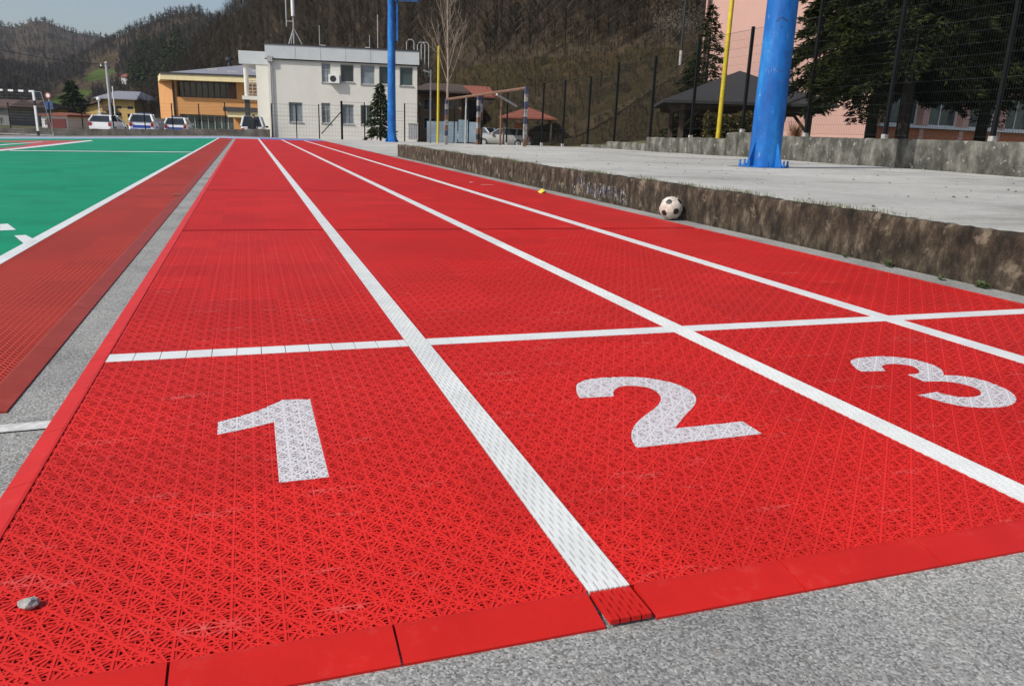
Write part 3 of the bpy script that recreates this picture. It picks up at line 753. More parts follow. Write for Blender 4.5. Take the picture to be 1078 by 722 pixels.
# ================================================================== BACKGROUND
def hv(u):                                     # image row of the horizon in column u
    a, b = ray(u, 0).z, ray(u, 100).z; return 100*a/(a-b)
class Plane:
    """an upright plane: o + ex*x + z; ey points away from the viewer"""
    def __init__(s, o, ang):
        s.o = Vector(o); s.ang = ang
        s.ex = hr*math.cos(ang)+hd*math.sin(ang); s.ey = -hr*math.sin(ang)+hd*math.cos(ang)
        s.rz = math.atan2(s.ex.y, s.ex.x)
    def xz(s, u, v, off=0.0):
        d = ray(u, v); p0 = s.o+s.ey*off; t = (p0-EV).dot(s.ey)/d.dot(s.ey); q = EV+d*t-s.o
        return q.dot(s.ex), q.z
    def rect(s, u0_, v0_, u1_, v1_, off=0.0):
        a = s.xz(u0_, v0_, off); b = s.xz(u1_, v1_, off); return min(a[0], b[0]), max(a[0], b[0]), min(a[1], b[1]), max(a[1], b[1])
def holed_wall(x0, x1, z0, z1, holes, y=0.0, depth=.14):
    mb = MB(); X = sorted({x0, x1} | {h[k] for h in holes for k in (0, 1)}); Z_ = sorted({z0, z1} | {h[k] for h in holes for k in (2, 3)})
    X = [x for x in X if x0 <= x <= x1]; Z_ = [z for z in Z_ if z0 <= z <= z1]
    for a, b in zip(X[:-1], X[1:]):
        for c, d in zip(Z_[:-1], Z_[1:]):
            mx, mz = (a+b)/2, (c+d)/2
            if any(h[0] < mx < h[1] and h[2] < mz < h[3] for h in holes): continue
            mb.quad((a, y, c), (b, y, c), (b, y, d), (a, y, d))
    for a, b, c, d in holes:
        e = y+depth
        mb.quad((a, y, c), (a, e, c), (a, e, d), (a, y, d)).quad((b, y, c), (b, y, d), (b, e, d), (b, e, c))
        mb.quad((a, y, d), (a, e, d), (b, e, d), (b, y, d)).quad((a, y, c), (b, y, c), (b, e, c), (a, e, c))
    return mb
def window(parent, r, y, m_frame, m_pane, nx=2, nz=1, depth=.12, fr=.06, sill=True, m_sill=None):
    a, b, c, d = r; e = y+depth; mb = MB()
    mb.box(a, a+fr, e-.03, e+.02, c, d).box(b-fr, b, e-.03, e+.02, c, d).box(a+fr, b-fr, e-.03, e+.02, c, c+fr).box(a+fr, b-fr, e-.03, e+.02, d-fr, d)
    for k in range(1, nx): x = a+(b-a)*k/nx; mb.box(x-fr*.4, x+fr*.4, e-.025, e+.015, c+fr, d-fr)
    for k in range(1, nz): z = c+(d-c)*k/nz; mb.box(a+fr, b-fr, e-.02, e+.012, z-fr*.35, z+fr*.35)
    wn = mb.build('window', m_frame, parent)
    MB().box(a+.01, b-.01, e+.025, e+.04, c+.01, d-.01).build('pane', m_pane, wn)
    if sill: MB().box(a-.06, b+.06, y-.07, y+.02, c-.06, c-.002).build('sill', m_sill or m_grey, wn)
    return wn
m_gl = glass('dark_window_glass'); m_gl2 = glass('blinds_behind_glass', (.16, .19, .21), .25); m_gl3 = glass('greenish_glass', (.05, .075, .07), .1)
m_plaster = mat('cream_white_plaster', (.64, .625, .57), .9, .05, .8, .2)
m_parapet = mat('pale_metal_parapet', (.50, .53, .54), .6, .06, 1.2)
m_orange = mat('orange_plaster', (.54, .27, .10), .9, .06, .8, .2)
m_cream = mat('cream_eave', (.66, .56, .32), .8, .06, 2)
m_roofgrey = mat('grey_metal_roof', (.22, .22, .25), .5, .1, 3)
m_dark = mat('dark_trim', (.03, .03, .032), .6, .2, 3)
m_brownsh = mat('brown_shutter', (.09, .045, .03), .7, .2, 3)
m_yelpl = mat('yellow_plaster', (.50, .34, .12), .9, .1, 1)
m_greypl = mat('weathered_grey_plaster', (.22, .22, .21), .9, .2, 1)  # even grey house wall with slight random tone
m_ochre = mat('brown_plaster', (.20, .125, .065), .9, .2, 1.5)
m_roofred = mat('red_roof_tiles', (.22, .065, .04), .85, .25, 4, .4, stretch=(1, 1, 3))
m_wood = mat('dark_stained_wood', (.06, .04, .03), .8, .3, 6)
m_pink = mat('pink_plaster', (.62, .38, .32), .9, .04, .6, .15)
m_brick = None
def brick_mat():
    m, t, b = newmat('orange_brick'); v = coords(t, (1, 1, 1))
    tc = N(t, 'ShaderNodeCombineXYZ'); sp = N(t, 'ShaderNodeSeparateXYZ'); t.links.new(v, sp.inputs[0]); t.links.new(sp.outputs[0], tc.inputs[0]); t.links.new(sp.outputs[2], tc.inputs[1])
    bk = N(t, 'ShaderNodeTexBrick'); t.links.new(tc.outputs[0], bk.inputs['Vector']); bk.inputs['Scale'].default_value = 1
    bk.inputs['Brick Width'].default_value = .25; bk.inputs['Row Height'].default_value = .075; bk.inputs['Mortar Size'].default_value = .008
    bk.inputs['Color1'].default_value = (.55, .16, .05, 1); bk.inputs['Color2'].default_value = (.44, .12, .04, 1); bk.inputs['Mortar'].default_value = (.42, .25, .16, 1)
    t.links.new(bk.outputs['Color'], b.inputs['Base Color']); b.inputs['Roughness'].default_value = .9; return m
m_brick = brick_mat()

# ------------------------------------------------------------------ hills
def interp(tab, u):
    xs_ = [p[0] for p in tab]; ys__ = [p[1] for p in tab]; return float(np.interp(u, xs_, ys__))
class Hill:
    def __init__(s, u0_, u1_, sky_t, base_t, ridge_t, pw, amp, seed): s.a = (u0_, u1_, sky_t, base_t, ridge_t, pw, amp); s.ph = seed
    def p(s, u, t):
        u0_, u1_, sky_t, base_t, ridge_t, pw, amp = s.a
        B, Rg = interp(base_t, u), interp(ridge_t, u); tt = min(t, 1.0); D = B+(Rg-B)*t
        zr = EYE+Rg*(hv(u)-interp(sky_t, u))/869; q = at(u, hv(u), D)
        zb = -.5
        z = zb+(zr-zb)*tt**pw-(max(0, t-1)*(Rg-B)*.3)
        n = math.sin(q.x*.05+s.ph)*math.sin(q.y*.043+s.ph*2)+.5*math.sin(q.x*.13+q.y*.11+s.ph)+.25*math.sin(q.x*.31-q.y*.27)
        z += amp*n*math.sin(math.pi*min(tt, 1)**.8)*.5*(D/150)
        return Vector((q.x, q.y, z))
    def px(s, P_):
        d = P_-EV; zc = d.dot(fw); return PW/2+FPX*d.dot(rt)/zc, PH/2-FPX*d.dot(up)/zc
    def build(s, mats, nu, nt_, pick):
        u0_, u1_ = s.a[0], s.a[1]; mb = MB(); idx = []
        for i in range(nu+1):
            for j in range(nt_+1): mb.v.append(tuple(s.p(u0_+(u1_-u0_)*i/nu, 1.25*j/nt_)))
        for i in range(nu):
            for j in range(nt_):
                k = i*(nt_+1)+j; mb.f.append((k, k+nt_+1, k+nt_+2, k+1))
                c = Vector(mb.v[k])*.5+Vector(mb.v[k+nt_+2])*.5; idx.append(pick(*s.px(c)))
        o = mb.build('hill', mats, smooth='all', fix=False); o.data.polygons.foreach_set('material_index', idx)
        return struct(o)
def soil(name, cols, scale):
    m, t, b = newmat(name); v = coords(t)
    c = ramp(t, noise(t, v, scale, 10, .68), cols)
    c = mix(t, .7, c, ramp(t, noise(t, v, scale*9, 8, .7), [(.3, (.55, .55, .55)), (.7, (1.35, 1.3, 1.2))]), 'MULTIPLY')
    t.links.new(c, b.inputs['Base Color']); b.inputs['Roughness'].default_value = 1; b.inputs['Specular IOR Level'].default_value = .05
    bump(t, noise(t, v, scale*8, 8, .7), .8, .5, b); return m
m_forest = soil('forest_floor', [(.3, (.035, .028, .020)), (.5, (.060, .046, .032)), (.7, (.085, .065, .042))], .06)
m_slope = soil('dry_grass_slope', [(.28, (.022, .018, .012)), (.42, (.046, .036, .021)), (.50, (.038, .033, .016)), (.60, (.066, .047, .027)), (.75, (.095, .061, .035))], .16)
m_mead = soil('green_meadow', [(.3, (.045, .07, .018)), (.6, (.065, .10, .025)), (.75, (.085, .095, .035))], .05)
m_track_e = soil('bare_earth_path', [(.3, (.055, .042, .026)), (.6, (.085, .064, .038)), (.75, (.11, .083, .05))], .5)
hA = Hill(-420, 420, [(-420, 10), (-150, 45), (-60, 30), (0, 27), (25, 33), (50, 25), (62, 27), (75, 33), (95, 39), (140, 45), (200, 55), (300, 40), (420, 60)],
          [(-420, 330), (420, 380)], [(-420, 950), (420, 1100)], 1.25, 1.2, 1.0)
hA2 = Hill(-420, 420, [(-420, 60), (-100, 62), (0, 70), (60, 76), (90, 62), (115, 50), (135, 41), (148, 34), (160, 30), (185, 21), (200, 18), (220, 18.5), (232, 24), (245, 30), (300, 45), (420, 70)],
           [(-420, 150), (0, 210), (100, 250), (200, 190), (420, 160)], [(-420, 330), (0, 420), (120, 560), (210, 480), (420, 420)], 1.15, 1.5, 2.2)
hB = Hill(150, 1700, [(150, 118), (190, 85), (215, 58), (232, 38), (245, 25), (258, 15), (280, 1), (320, -30), (400, -90), (560, -140), (800, -160), (1100, -160), (1700, -60)],
          [(150, 150), (250, 125), (300, 105), (450, 88), (560, 62), (730, 52), (1100, 75), (1700, 120)], [(150, 240), (280, 270), (400, 240), (560, 190), (730, 150), (1700, 260)], 1.1, .9, 4.1)
ell = lambda u, v, a, b, ra, rb, sl=0: ((u-a)/ra)**2+((v-b+sl*(u-a))/rb)**2 < 1
hA.build([m_forest, m_mead], 90, 40, lambda u, v: 0)
hA2.build([m_forest, m_mead, m_slope], 200, 110, lambda u, v: 1 if ell(u, v, 105, 79, 15, 5.5, .25) or ell(u, v, 70, 105, 26, 7, .32) else (2 if ell(u, v, 112, 66, 14, 4, .5) else 0))
def pickB(u, v):
    if u > 440 and v > 95-.10*(u-440)-20: return 1
    return 0
hB.build([m_forest, m_slope, m_mead, m_track_e], 260, 90, pickB)

# woods: bare trees, one fuzzy mass per hill
def wood_mat(name, cols):
    m, t, b = newmat(name)
    oi = N(t, 'ShaderNodeNewGeometry'); 
    t.links.new(ramp(t, oi.outputs['Random Per Island'], [(0, cols[0]), (.5, cols[1]), (1, cols[2])]), b.inputs['Base Color'])
    b.inputs['Roughness'].default_value = 1; b.inputs['Specular IOR Level'].default_value = .05; return m
m_bare = wood_mat('bare_twigs', [(.040, .033, .025), (.054, .045, .034), (.072, .060, .045)])
m_bare2 = wood_mat('far_bare_twigs', [(.044, .039, .036), (.055, .049, .045), (.068, .061, .056)])
m_needle = wood_mat('dark_needles', [(.010, .018, .008), (.022, .034, .014), (.040, .055, .02)])
m_needle_n = wood_mat('near_needles', [(.008, .012, .005), (.016, .022, .008), (.036, .042, .013)])
m_bark = mat('dark_bark', (.018, .015, .012), .9, .3, 8, .5)
def tree_slivers(P, H, rad, n, wd, up_bias, rs):
    """n thin upward twigs and a trunk as slim triangles"""
    V = []; F = []
    tw = wd*1.3; a = rs.uniform(0, 6.28); c, s_ = math.cos(a), math.sin(a)
    V += [(P.x-tw*c, P.y-tw*s_, P.z-.3), (P.x+tw*c, P.y+tw*s_, P.z-.3), (P.x, P.y, P.z+H)]; F.append((0, 1, 2))
    for i in range(n):
        h0 = H*rs.uniform(.18, .8); a = rs.uniform(0, 6.28); L = rad*(1.15-h0/H*.7)*rs.uniform(.5, 1.1); k = len(V)
        dx, dy = math.cos(a), math.sin(a); b = rs.uniform(-1, 1)*wd; ex, ey = -dy, dx
        z0 = P.z+h0; z1 = z0+L*up_bias*rs.uniform(.5, 1.3)
        V += [(P.x-ex*wd, P.y-ey*wd, z0), (P.x+ex*wd*.5, P.y+ey*wd*.5, z0+wd*2.2), (P.x+dx*L+ex*b*3, P.y+dy*L+ey*b*3, z1)]; F.append((k, k+1, k+2))
    return V, F
def woods(name, label, hill, n, ur, tr, Hr, tw, wd, m, test, seed, up_bias=1.1, conif=False):
    rs = random.Random(seed); VV = []; FF = []; o = 0; cnt = 0; tries = 0
    while cnt < n and tries < n*12:
        tries += 1
        u = rs.uniform(*ur); t = rs.uniform(*tr)**.8; P = hill.p(u, t); pu, pv = hill.px(P)
        if not test(pu, pv, rs): continue
        H = rs.uniform(*Hr); cnt += 1
        if conif:
            V, F = [], []
            for i in range(tw):
                h0 = rs.uniform(.05, 1); a = rs.uniform(0, 6.28); L = H*.2*(1.03-h0)+.2; k = len(V); dx, dy = math.cos(a), math.sin(a); z = P.z+h0*H
                V += [(P.x, P.y, z+L*.5), (P.x+dx*L-dy*wd*L, P.y+dy*L+dx*wd*L, z-L*.25), (P.x+dx*L+dy*wd*L, P.y+dy*L-dx*wd*L, z-L*.3)]; F.append((k, k+1, k+2))
        else: V, F = tree_slivers(P, H, H*.33, tw, wd, up_bias, rs)
        VV.append(np.array(V)); FF.append(np.array(F)+o); o += len(V)
    return stuff(bulk(name, np.concatenate(VV), np.concatenate(FF), m), label, 'woods')
mead = lambda u, v: ell(u, v, 105, 77, 17, 8, .25) or ell(u, v, 70, 103, 28, 9, .32) or ell(u, v, 112, 66, 15, 5, .5)
woods('far_woods', 'hazy brown bare woods on the farthest ridge at left', hA, 3600, (-150, 330), (.1, 1.02), (5, 8.5), 18, .24, m_bare2, lambda u, v, r: True, 21)
woods('bare_woods', 'brown bare woods on the middle hill behind the yellow house', hA2, 6500, (-150, 330), (.02, 1.03), (3.5, 6.5), 20, .10, m_bare2, lambda u, v, r: not any(mead(u, v-q) for q in (0, 5, 10)), 22)
woods('conifer_woods', 'dark conifers on the foot of the hill left of the orange building', hA2, 150, (120, 235), (.0, .55), (6, 11), 60, .35, m_needle, lambda u, v, r: ell(u, v, 170, 75, 34, 36) and not mead(u, v), 23, conif=True)
woods('hillside_woods', 'dense brown bare woods on the steep hill behind the white building', hB, 6000, (150, 900), (.0, 1.1), (4, 8), 36, .034, m_bare,
      lambda u, v, r: (v < 100-.12*(u-440) - r.uniform(15, 35) or u < 455) and v > -190 and (u < 735), 24)
woods('hillside_brush', 'low brown brush scattered over the grassy slope behind the fence', hB, 3000, (440, 740), (.0, .6), (.3, 1.2), 26, .012, m_bare,
      lambda u, v, r: v > 30 and r.random() < .8 and not ell(u, v, 655, 106, 80, 5, .60), 25, .9)

# ------------------------------------------------------------------ white building
def frame_thing(name, label, cat, pl, x, z, group=None):
    t = thing(name, label, cat, tuple(pl.o), pl.rz, group); return t
pw = Plane(hd*66, R(7.5))                      # local x = sideways, z = world height
bw = thing('office_building', 'two storey cream white building with flat roof beyond the end of the track', 'building', tuple(pw.o), pw.rz)
x0, x1 = pw.xz(283, 90)[0], pw.xz(439.3, 90)[0]; zt = pw.xz(283, 47)[1]; zp = pw.xz(283, 61.5)[1]
ups = [(338.2, 66.4, 348.2, 87.2), (358.2, 67.6, 372.7, 87), (379.5, 68.4, 394.5, 89.4), (399, 69.6, 412.8, 89.5), (420.8, 70.6, 434.8, 91)]
los = [(303.9, 107.7, 319, 129), (338.2, 108.4, 348.2, 130), (360, 110, 372.7, 131), (379.5, 110.7, 392, 131.5)]
hu = [pw.rect(*r) for r in ups]; hl = [pw.rect(*r) for r in los]
holed_wall(x0, x1, -.6, zp, hu+hl).build('front_wall', m_plaster, bw, fix=False)
MB().box(x0, x0+.02, .0, 11, -.6, zp).box(x1-.02, x1, .0, 11, -.6, zp).box(x0, x1, 10.9, 11, -.6, zp).build('side_walls', m_plaster, bw)
MB().box(x0-.15, x1+.15, -.22, 11.2, zp, zt).build('parapet', m_parapet, bw)
MB().box(x0-.2, x1+.2, -.27, 11.25, zt, zt+.09).box(x0-.2, x1+.2, -.16, -.02, zp-.08, zp-.003).build('coping', m_dark, bw)
for k in range(1, 6): x = x0+(x1-x0)*k/6+.2; MB().box(x-.02, x+.02, -.232, -.2205, zp+.02, zt-.02).build('parapet_seam', m_grey, bw)
for i, r in enumerate(hu): window(bw, r, 0, m_grey, (m_gl2, m_gl, m_gl2, m_gl, m_gl3)[i], 2 if i == 0 else 1, 3 if i == 0 else 1)
for i, r in enumerate(hl): window(bw, r, 0, m_grey, (m_gl2, m_gl2, m_gl2, m_gl3)[i], 2, 3 if i == 1 else 1)
xa, za = pw.xz(352, 83.5)
ac = MB().box(xa-.42, xa+.42, -.42, -.04, za-.32, za+.32).build('air_conditioner', m_wht, bw)
MB().tube([(xa-.06, -.43, za), (xa-.06, -.425, za)], .24, 20).build('fan_grille', m_dark, ac)
MB().box(xa-.35, xa-.3, -.42, 0, za-.36, za-.325).box(xa+.3, xa+.35, -.42, 0, za-.36, za-.325).build('bracket', m_grey, ac)
MB().tube([(x0+.2, -.12, zp-.3), (x0+.2, -.12, -.5)], .07, 8).box(x0, x0+.4, -.3, -.03, zp-.25, zp+.15).build('drainpipe', m_grey, bw)
for u, va, vb, rr in ((336, 27, 48, .035), (389, 37, 49.5, .03), (397.5, 16, 52, .045)):
    x, z1 = pw.xz(u, va, 3); MB().tube([(x, 3, zt), (x, 3, z1)], rr, 6).build('aerial', m_grey, bw)
for u in (340, 387):
    x = pw.xz(u, 48, 2)[0]; MB().box(x-.2, x+.2, 1.8, 2.2, zt, zt+.32).build('roof_vent', m_wht, bw)
x, z = pw.xz(308, 1, 4); z = zt
am = MB(); am.tube([(x, 4, z), (x, 4, z+5.2)], .06, 8)
for a in (0, 2.1, 4.2): am.tube([(x+.9*math.cos(a), 4+.9*math.sin(a), z), (x, 4, z+1.7)], .045, 6)
am = am.build('antenna_mast', m_grey, bw)
MB().tube([(x, 3.9, z+2.6), (x, 3.9, z+4.6)], .14, 10).build('antenna', m_wht, am)
MB().tube([(x-.55, 4, z+1.8), (x-.55, 4, z+4.6)], .055, 6).box(x-.55, x, 3.97, 4.03, z+2.2, z+2.26).box(x-.55, x, 3.97, 4.03, z+4.2, z+4.26).build('antenna', m_grey, am)
# recessed wing with balcony on its left
pwg = Plane(hd*66, 0); Dw = 2.5
xl = pw.xz(251, 60, Dw)[0]; xm = pw.xz(268.5, 60, Dw)[0]; zt2 = pw.xz(262, 53.8, Dw)[1]; zp2 = pw.xz(262, 67.5, Dw)[1]; zb1 = pw.xz(262, 101, Dw)[1]; zb2 = pw.xz(262, 105, Dw)[1]
MB().box(xl, x0-.16, Dw, 10, zp2, zt2).build('wing_parapet', m_parapet, bw)
MB().box(xm, x0-.001, Dw+.05, 9.9, -.6, zp2-.003).build('wing_wall', m_plaster, bw)
MB().box(xl+.1, xm-.002, Dw+.05, 5, zb2, zb1).build('balcony', m_plaster, bw)
MB().tube([(xl+.45, Dw+.35, zb1), (xl+.45, Dw+.35, zp2)], .19, 14).build('column', m_plaster, bw)
MB().box(xl+.25, xl+.62, Dw+.2, Dw+.55, -.6, zb2-.003).build('column', m_dark, bw)
mb = MB()
for k in range(5): z = zb1+.15+k*.26; mb.tube([(xl+.6, Dw+.15, z), (xm, Dw+.15, z)], .03, 6)
mb.tube([(xl+.95, Dw+.15, zb1), (xl+.95, Dw+.15, zb1+1.25)], .03, 6).build('railing', m_grey, bw)
mb = MB()
for u, va in ((432, 42), (443.5, 45), (447.5, 45)):
    x, z1 = pw.xz(u, va, 6); mb.tube([(x-.32, 6, zt-.2), (x-.32, 6, z1-.2), (x-.15, 6, z1), (x+.15, 6, z1), (x+.32, 6, z1-.2), (x+.32, 6, zt-1.5)], .05, 6)
mb.build('roof_ladder', m_grey, bw)

# ------------------------------------------------------------------ orange building
po = Plane(hd*76, 0)
bo = thing('orange_building', 'orange plastered two storey building with cream eaves and grey roof', 'building', tuple(po.o), po.rz)
X0, X1 = po.xz(182, 100)[0], po.xz(300, 100)[0]; ze = po.xz(200, 79)[1]; zs = ze-.55
wu = po.rect(184.8, 85, 249.5, 104.5); wl = po.rect(189, 120, 246.5, 139)
holed_wall(X0, X1, -.7, zs, [wu, wl], 0, .5).build('front_wall', m_orange, bo, fix=False)
xsd = po.xz(167.5, 100, 5)[0]
MB().quad((X0, 0, -.7), (X0, 0, zs), (xsd, 5, zs), (xsd, 5, -.7)).quad((xsd, 5, -.7), (xsd, 5, zs), (X0, 14, zs), (X0, 14, -.7)).quad((X1, 0, -.7), (X1, 14, -.7), (X1, 14, zs), (X1, 0, zs)).build('side_walls', m_orange, bo, fix=False)
window(bo, wu, 0, m_dark, m_gl, 10, 1, .4, .09, False); window(bo, wl, 0, m_grey, m_gl3, 8, 1, .4, .09, False)
a, b, c, d = wu
MB().box(b-(b-a)*.16, b-.1, .33, .36, c+.1, d-.1).build('shutter', m_brownsh, bo)
xe = po.xz(158.5, 80, 3)[0]; xe1 = po.xz(168, 74, -1.2)[0]
ev = MB(); Zt_ = ze+.05
o_ = [(xe1, -1.2), (X1+1, -1.2), (X1+1, 15), (xe1+1, 15), (xe-.2, 5)]
ev.add([(x, y, zs) for x, y in o_]+[(x, y, ze) for x, y in o_], [(0, 1, 2, 3, 4), (9, 8, 7, 6, 5)]+[(i, i+5, (i+1) % 5+5, (i+1) % 5) for i in range(5)])
ev.build('eaves', m_cream, bo)
MB().add([(x, y, ze+.002) for x, y in o_]+[(xe1+8.5, 6.5, ze+1.9), (X1-2, 6.5, ze+1.9)], [(0, 1, 6, 5), (1, 2, 6), (2, 3, 5, 6), (3, 4, 5), (4, 0, 5)]).build('roof', m_roofgrey, bo)
MB().box(xe1, X1, -1.28, -1.2, ze-.06, ze+.1).build('gutter', m_dark, bo)
MB().tube([(X0+.1, -.1, zs), (X0+.1, -.1, -.5)], .09, 8).build('drainpipe', m_dark, bo)
x, z = po.xz(242, 72, 4); MB().tube([(x, 4, z-1.2), (x, 4, z+.6)], .18, 10).tube([(x, 4, z+.7), (x, 4, z+1.0)], .36, 10).tube([(x, 4, z+.55), (x, 4, z+.72)], .1, 8).build('chimney', m_dark, bo)
for k in range(7):
    x = xe1+3.5+k*2.1; MB().box(x, x+1.0, 1.2-.6*(k % 2), 1.27-.6*(k % 2), ze+.55-.17*(k % 2), ze+.72-.17*(k % 2)).build('snow_guard', m_grey, bo)
x, z = po.xz(250, 122, -1.3); MB().box(x-.9, x+2.5, -1.4, 0, z-.15, z+.35).build('porch_roof', m_cream, bo)
MB().box(x-1.2, x+2.6, -1.6, 0, z+.352, z+.75).build('porch_fascia', m_dark, bo)

# ------------------------------------------------------------------ houses farther off
def gable_house(name, label, D, u0_, v0_, u1_, v1_, vpk, m_w, m_r, wins=(), ang=0.0, depth=8.0, hip=True, over=.5, cat='house', pane=None):
    p = Plane(hd*D if not ang else at((u0_+u1_)/2, hv((u0_+u1_)/2), D)-Vector((0, 0, EYE)), ang); t = thing(name, label, cat, tuple(p.o), p.rz)
    a, b, c, d = p.rect(u0_, v0_, u1_, v1_); zk = p.xz((u0_+u1_)/2, vpk, depth/2)[1]
    hs = [p.rect(*q) for q in wins]
    holed_wall(a, b, c-1.5, d, hs).build('front_wall', m_w, t, fix=False)
    MB().quad((a, 0, c-1.5), (a, depth, c-1.5), (a, depth, d), (a, 0, d)).quad((b, 0, c-1.5), (b, 0, d), (b, depth, d), (b, depth, c-1.5)).quad((a, depth, c-1.5), (b, depth, c-1.5), (b, depth, d), (a, depth, d)).build('side_walls', m_w, t, fix=False)
    for h in hs: window(t, h, 0, m_grey, pane or m_gl, 2, 1, .1, .05, False)
    A, B, y0, y1 = a-over, b+over, -over, depth+over; r = (b-a)*(.28 if hip else 0)
    v = [(A, y0, d), (B, y0, d), (B, y1, d), (A, y1, d), (A+r, depth/2, zk), (B-r, depth/2, zk)]
    v2 = [(x, y, z-.18) for x, y, z in v[:4]]
    MB().add(v+v2, [(0, 1, 5, 4), (1, 2, 5), (2, 3, 4, 5), (3, 0, 4), (0, 6, 7, 1), (1, 7, 8, 2), (2, 8, 9, 3), (3, 9, 6, 0), (9, 8, 7, 6)]).build('roof', m_r, t)
    return p, t, (a, b, c, d)
p_, yh, rr_ = gable_house('apartment_house', 'yellow three storey house with dark hipped roof and balconies behind the white hatchback', 150, 110, 137, 141, 104.5, 96, m_yelpl, m_roofgrey,
    ((122, 111.5, 128, 115), (122, 118.5, 128, 122.5), (134, 112, 140, 115.5), (134, 120, 140, 124)), depth=9, over=1.0)
a, b, c, d = p_.rect(110, 112, 121, 117); MB().box(a, b, -.9, -.02, c-.1, c+.9).build('balcony', m_brownsh, yh)
a, b, c, d = p_.rect(109, 121, 121, 124.5); MB().box(a, b, -.9, -.02, c-.1, c+.9).build('balcony', m_wood, yh)
a, b, c, d = p_.rect(79, 137, 109.5, 118); zk = p_.xz(110, 108)[1]
MB().add([(a, 0, c-1.5), (b, 0, c-1.5), (b, 0, zk), (a, 0, d)]+[(a, 8, c-1.5), (b, 8, c-1.5), (b, 8, zk), (a, 8, d)], [(0, 1, 2, 3), (4, 7, 6, 5), (0, 3, 7, 4), (1, 5, 6, 2)]).build('side_wing', m_yelpl, yh)
MB().add([(a-.6, -.6, d-.1), (b, -.6, zk+.25), (b, 8.5, zk+.25), (a-.6, 8.5, d-.1), (a-.6, -.6, d+.2), (b, -.6, zk+.6), (b, 8.5, zk+.6), (a-.6, 8.5, d+.2)], [(0, 1, 2, 3), (4, 7, 6, 5), (0, 4, 5, 1), (0, 3, 7, 4), (3, 2, 6, 7)]).build('wing_roof', m_brownsh, yh)
for q in ((92, 121, 95, 126), (85, 127, 91, 132), (103, 117, 107, 124)):
    a, b, c, d = p_.rect(*q); wn = MB().box(a, b, -.06, -.003, c, d).build('window', m_wht, yh); MB().box(a+.15, b-.15, -.075, -.062, c+.15, d-.15).build('pane', m_gl, wn)
gable_house('house', 'small white house with red roof high on the wooded hill', 330, 127.5, 84.5, 134, 81, 78, m_wht, m_roofred, ((129, 82, 130, 83.5), (131.5, 82, 132.5, 83.5)), depth=5, over=.3)
gable_house('house', 'ochre house behind the striped goal at the far left', 95, 12, 137, 30, 112, 105, m_yelpl, m_brownsh, ((22, 116, 26, 121), (14, 116, 18, 121), (22, 126, 26, 131)), depth=8)
gable_house('shed', 'low white shed with a red front between goal and yellow house', 78, 45, 137, 70, 121, 118.5, m_wht, m_roofred, ((47, 126, 50, 132),), depth=5, over=.2, cat='shed')
o = bpy.data.objects[[k for k in bpy.data.objects.keys() if k.startswith('shed')][0]]
ps = Plane(hd*78, 0); a, b, c, d = ps.rect(51, 137, 69, 123); MB().box(a, b, -.08, -.004, c-.5, d-.2).build('red_shutter', mat('dark_red_shutter', (.13, .022, .02), .7), o)
gable_house('house', 'grey house with pale walls seen through the goal net', 85, -40, 137, 8, 112, 104, m_greypl, m_brownsh, ((-6, 112, -2, 118), (0, 112, 4, 118), (0, 124, 4, 131)), depth=8)
p_, rh, r4 = gable_house('house', 'house with long red tiled roof and dark wooden upper floor behind the fence', 84, 471, 146, 548, 103, 91, m_plaster, m_roofred, ((528, 127, 534, 137), (515, 127, 520, 134)), depth=9, hip=True, over=.9)
a, b, c, d = p_.rect(471, 123, 548, 103.5); MB().box(a-.1, b+.1, -1.1, -.02, c, d-.4).build('wooden_gallery', m_wood, rh)
gable_house('house', 'small brown house with wooden balcony just right of the white building', 78, 441, 146, 486, 97, 88, m_ochre, m_wood, ((446, 104, 456, 116), (472, 104, 482, 114), (446, 124, 458, 136)), depth=7, over=.8)
kp = Plane(hd*62, 0); kt = thing('kiosk', 'open kiosk with red hipped roof and orange interior beyond the parked silver car', 'kiosk', tuple(kp.o), kp.rz)
a, b, c, d = kp.rect(524.5, 150, 586, 125); zk = kp.xz(556, 113, 2)[1]
MB().add([(a, -.3, d), (b, -.3, d), (b, 4.3, d), (a, 4.3, d), ((a+b)/2, 2, zk), (a, -.3, d-.12), (b, -.3, d-.12), (b, 4.3, d-.12), (a, 4.3, d-.12)], [(0, 1, 4), (1, 2, 4), (2, 3, 4), (3, 0, 4), (0, 5, 6, 1), (1, 6, 7, 2), (2, 7, 8, 3), (3, 8, 5, 0), (8, 7, 6, 5)]).build('roof', m_roofred, kt)
for x in (a+.4, (a+b)/2, b-.4):
    for y in (0, 3.9): MB().box(x-.07, x+.07, y-.07, y+.07, -.45, d-.12).build('post', m_wood, kt)
MB().box(a+1.2, (a+b)/2, 1.5, 3.5, -.45, d-.4).build('counter', mat('orange_boards', (.45, .14, .04), .8, .2), kt)
MB().box((a+b)/2+.2, b-.6, 2, 3.6, -.45, d-1.0).build('counter', m_wood, kt)

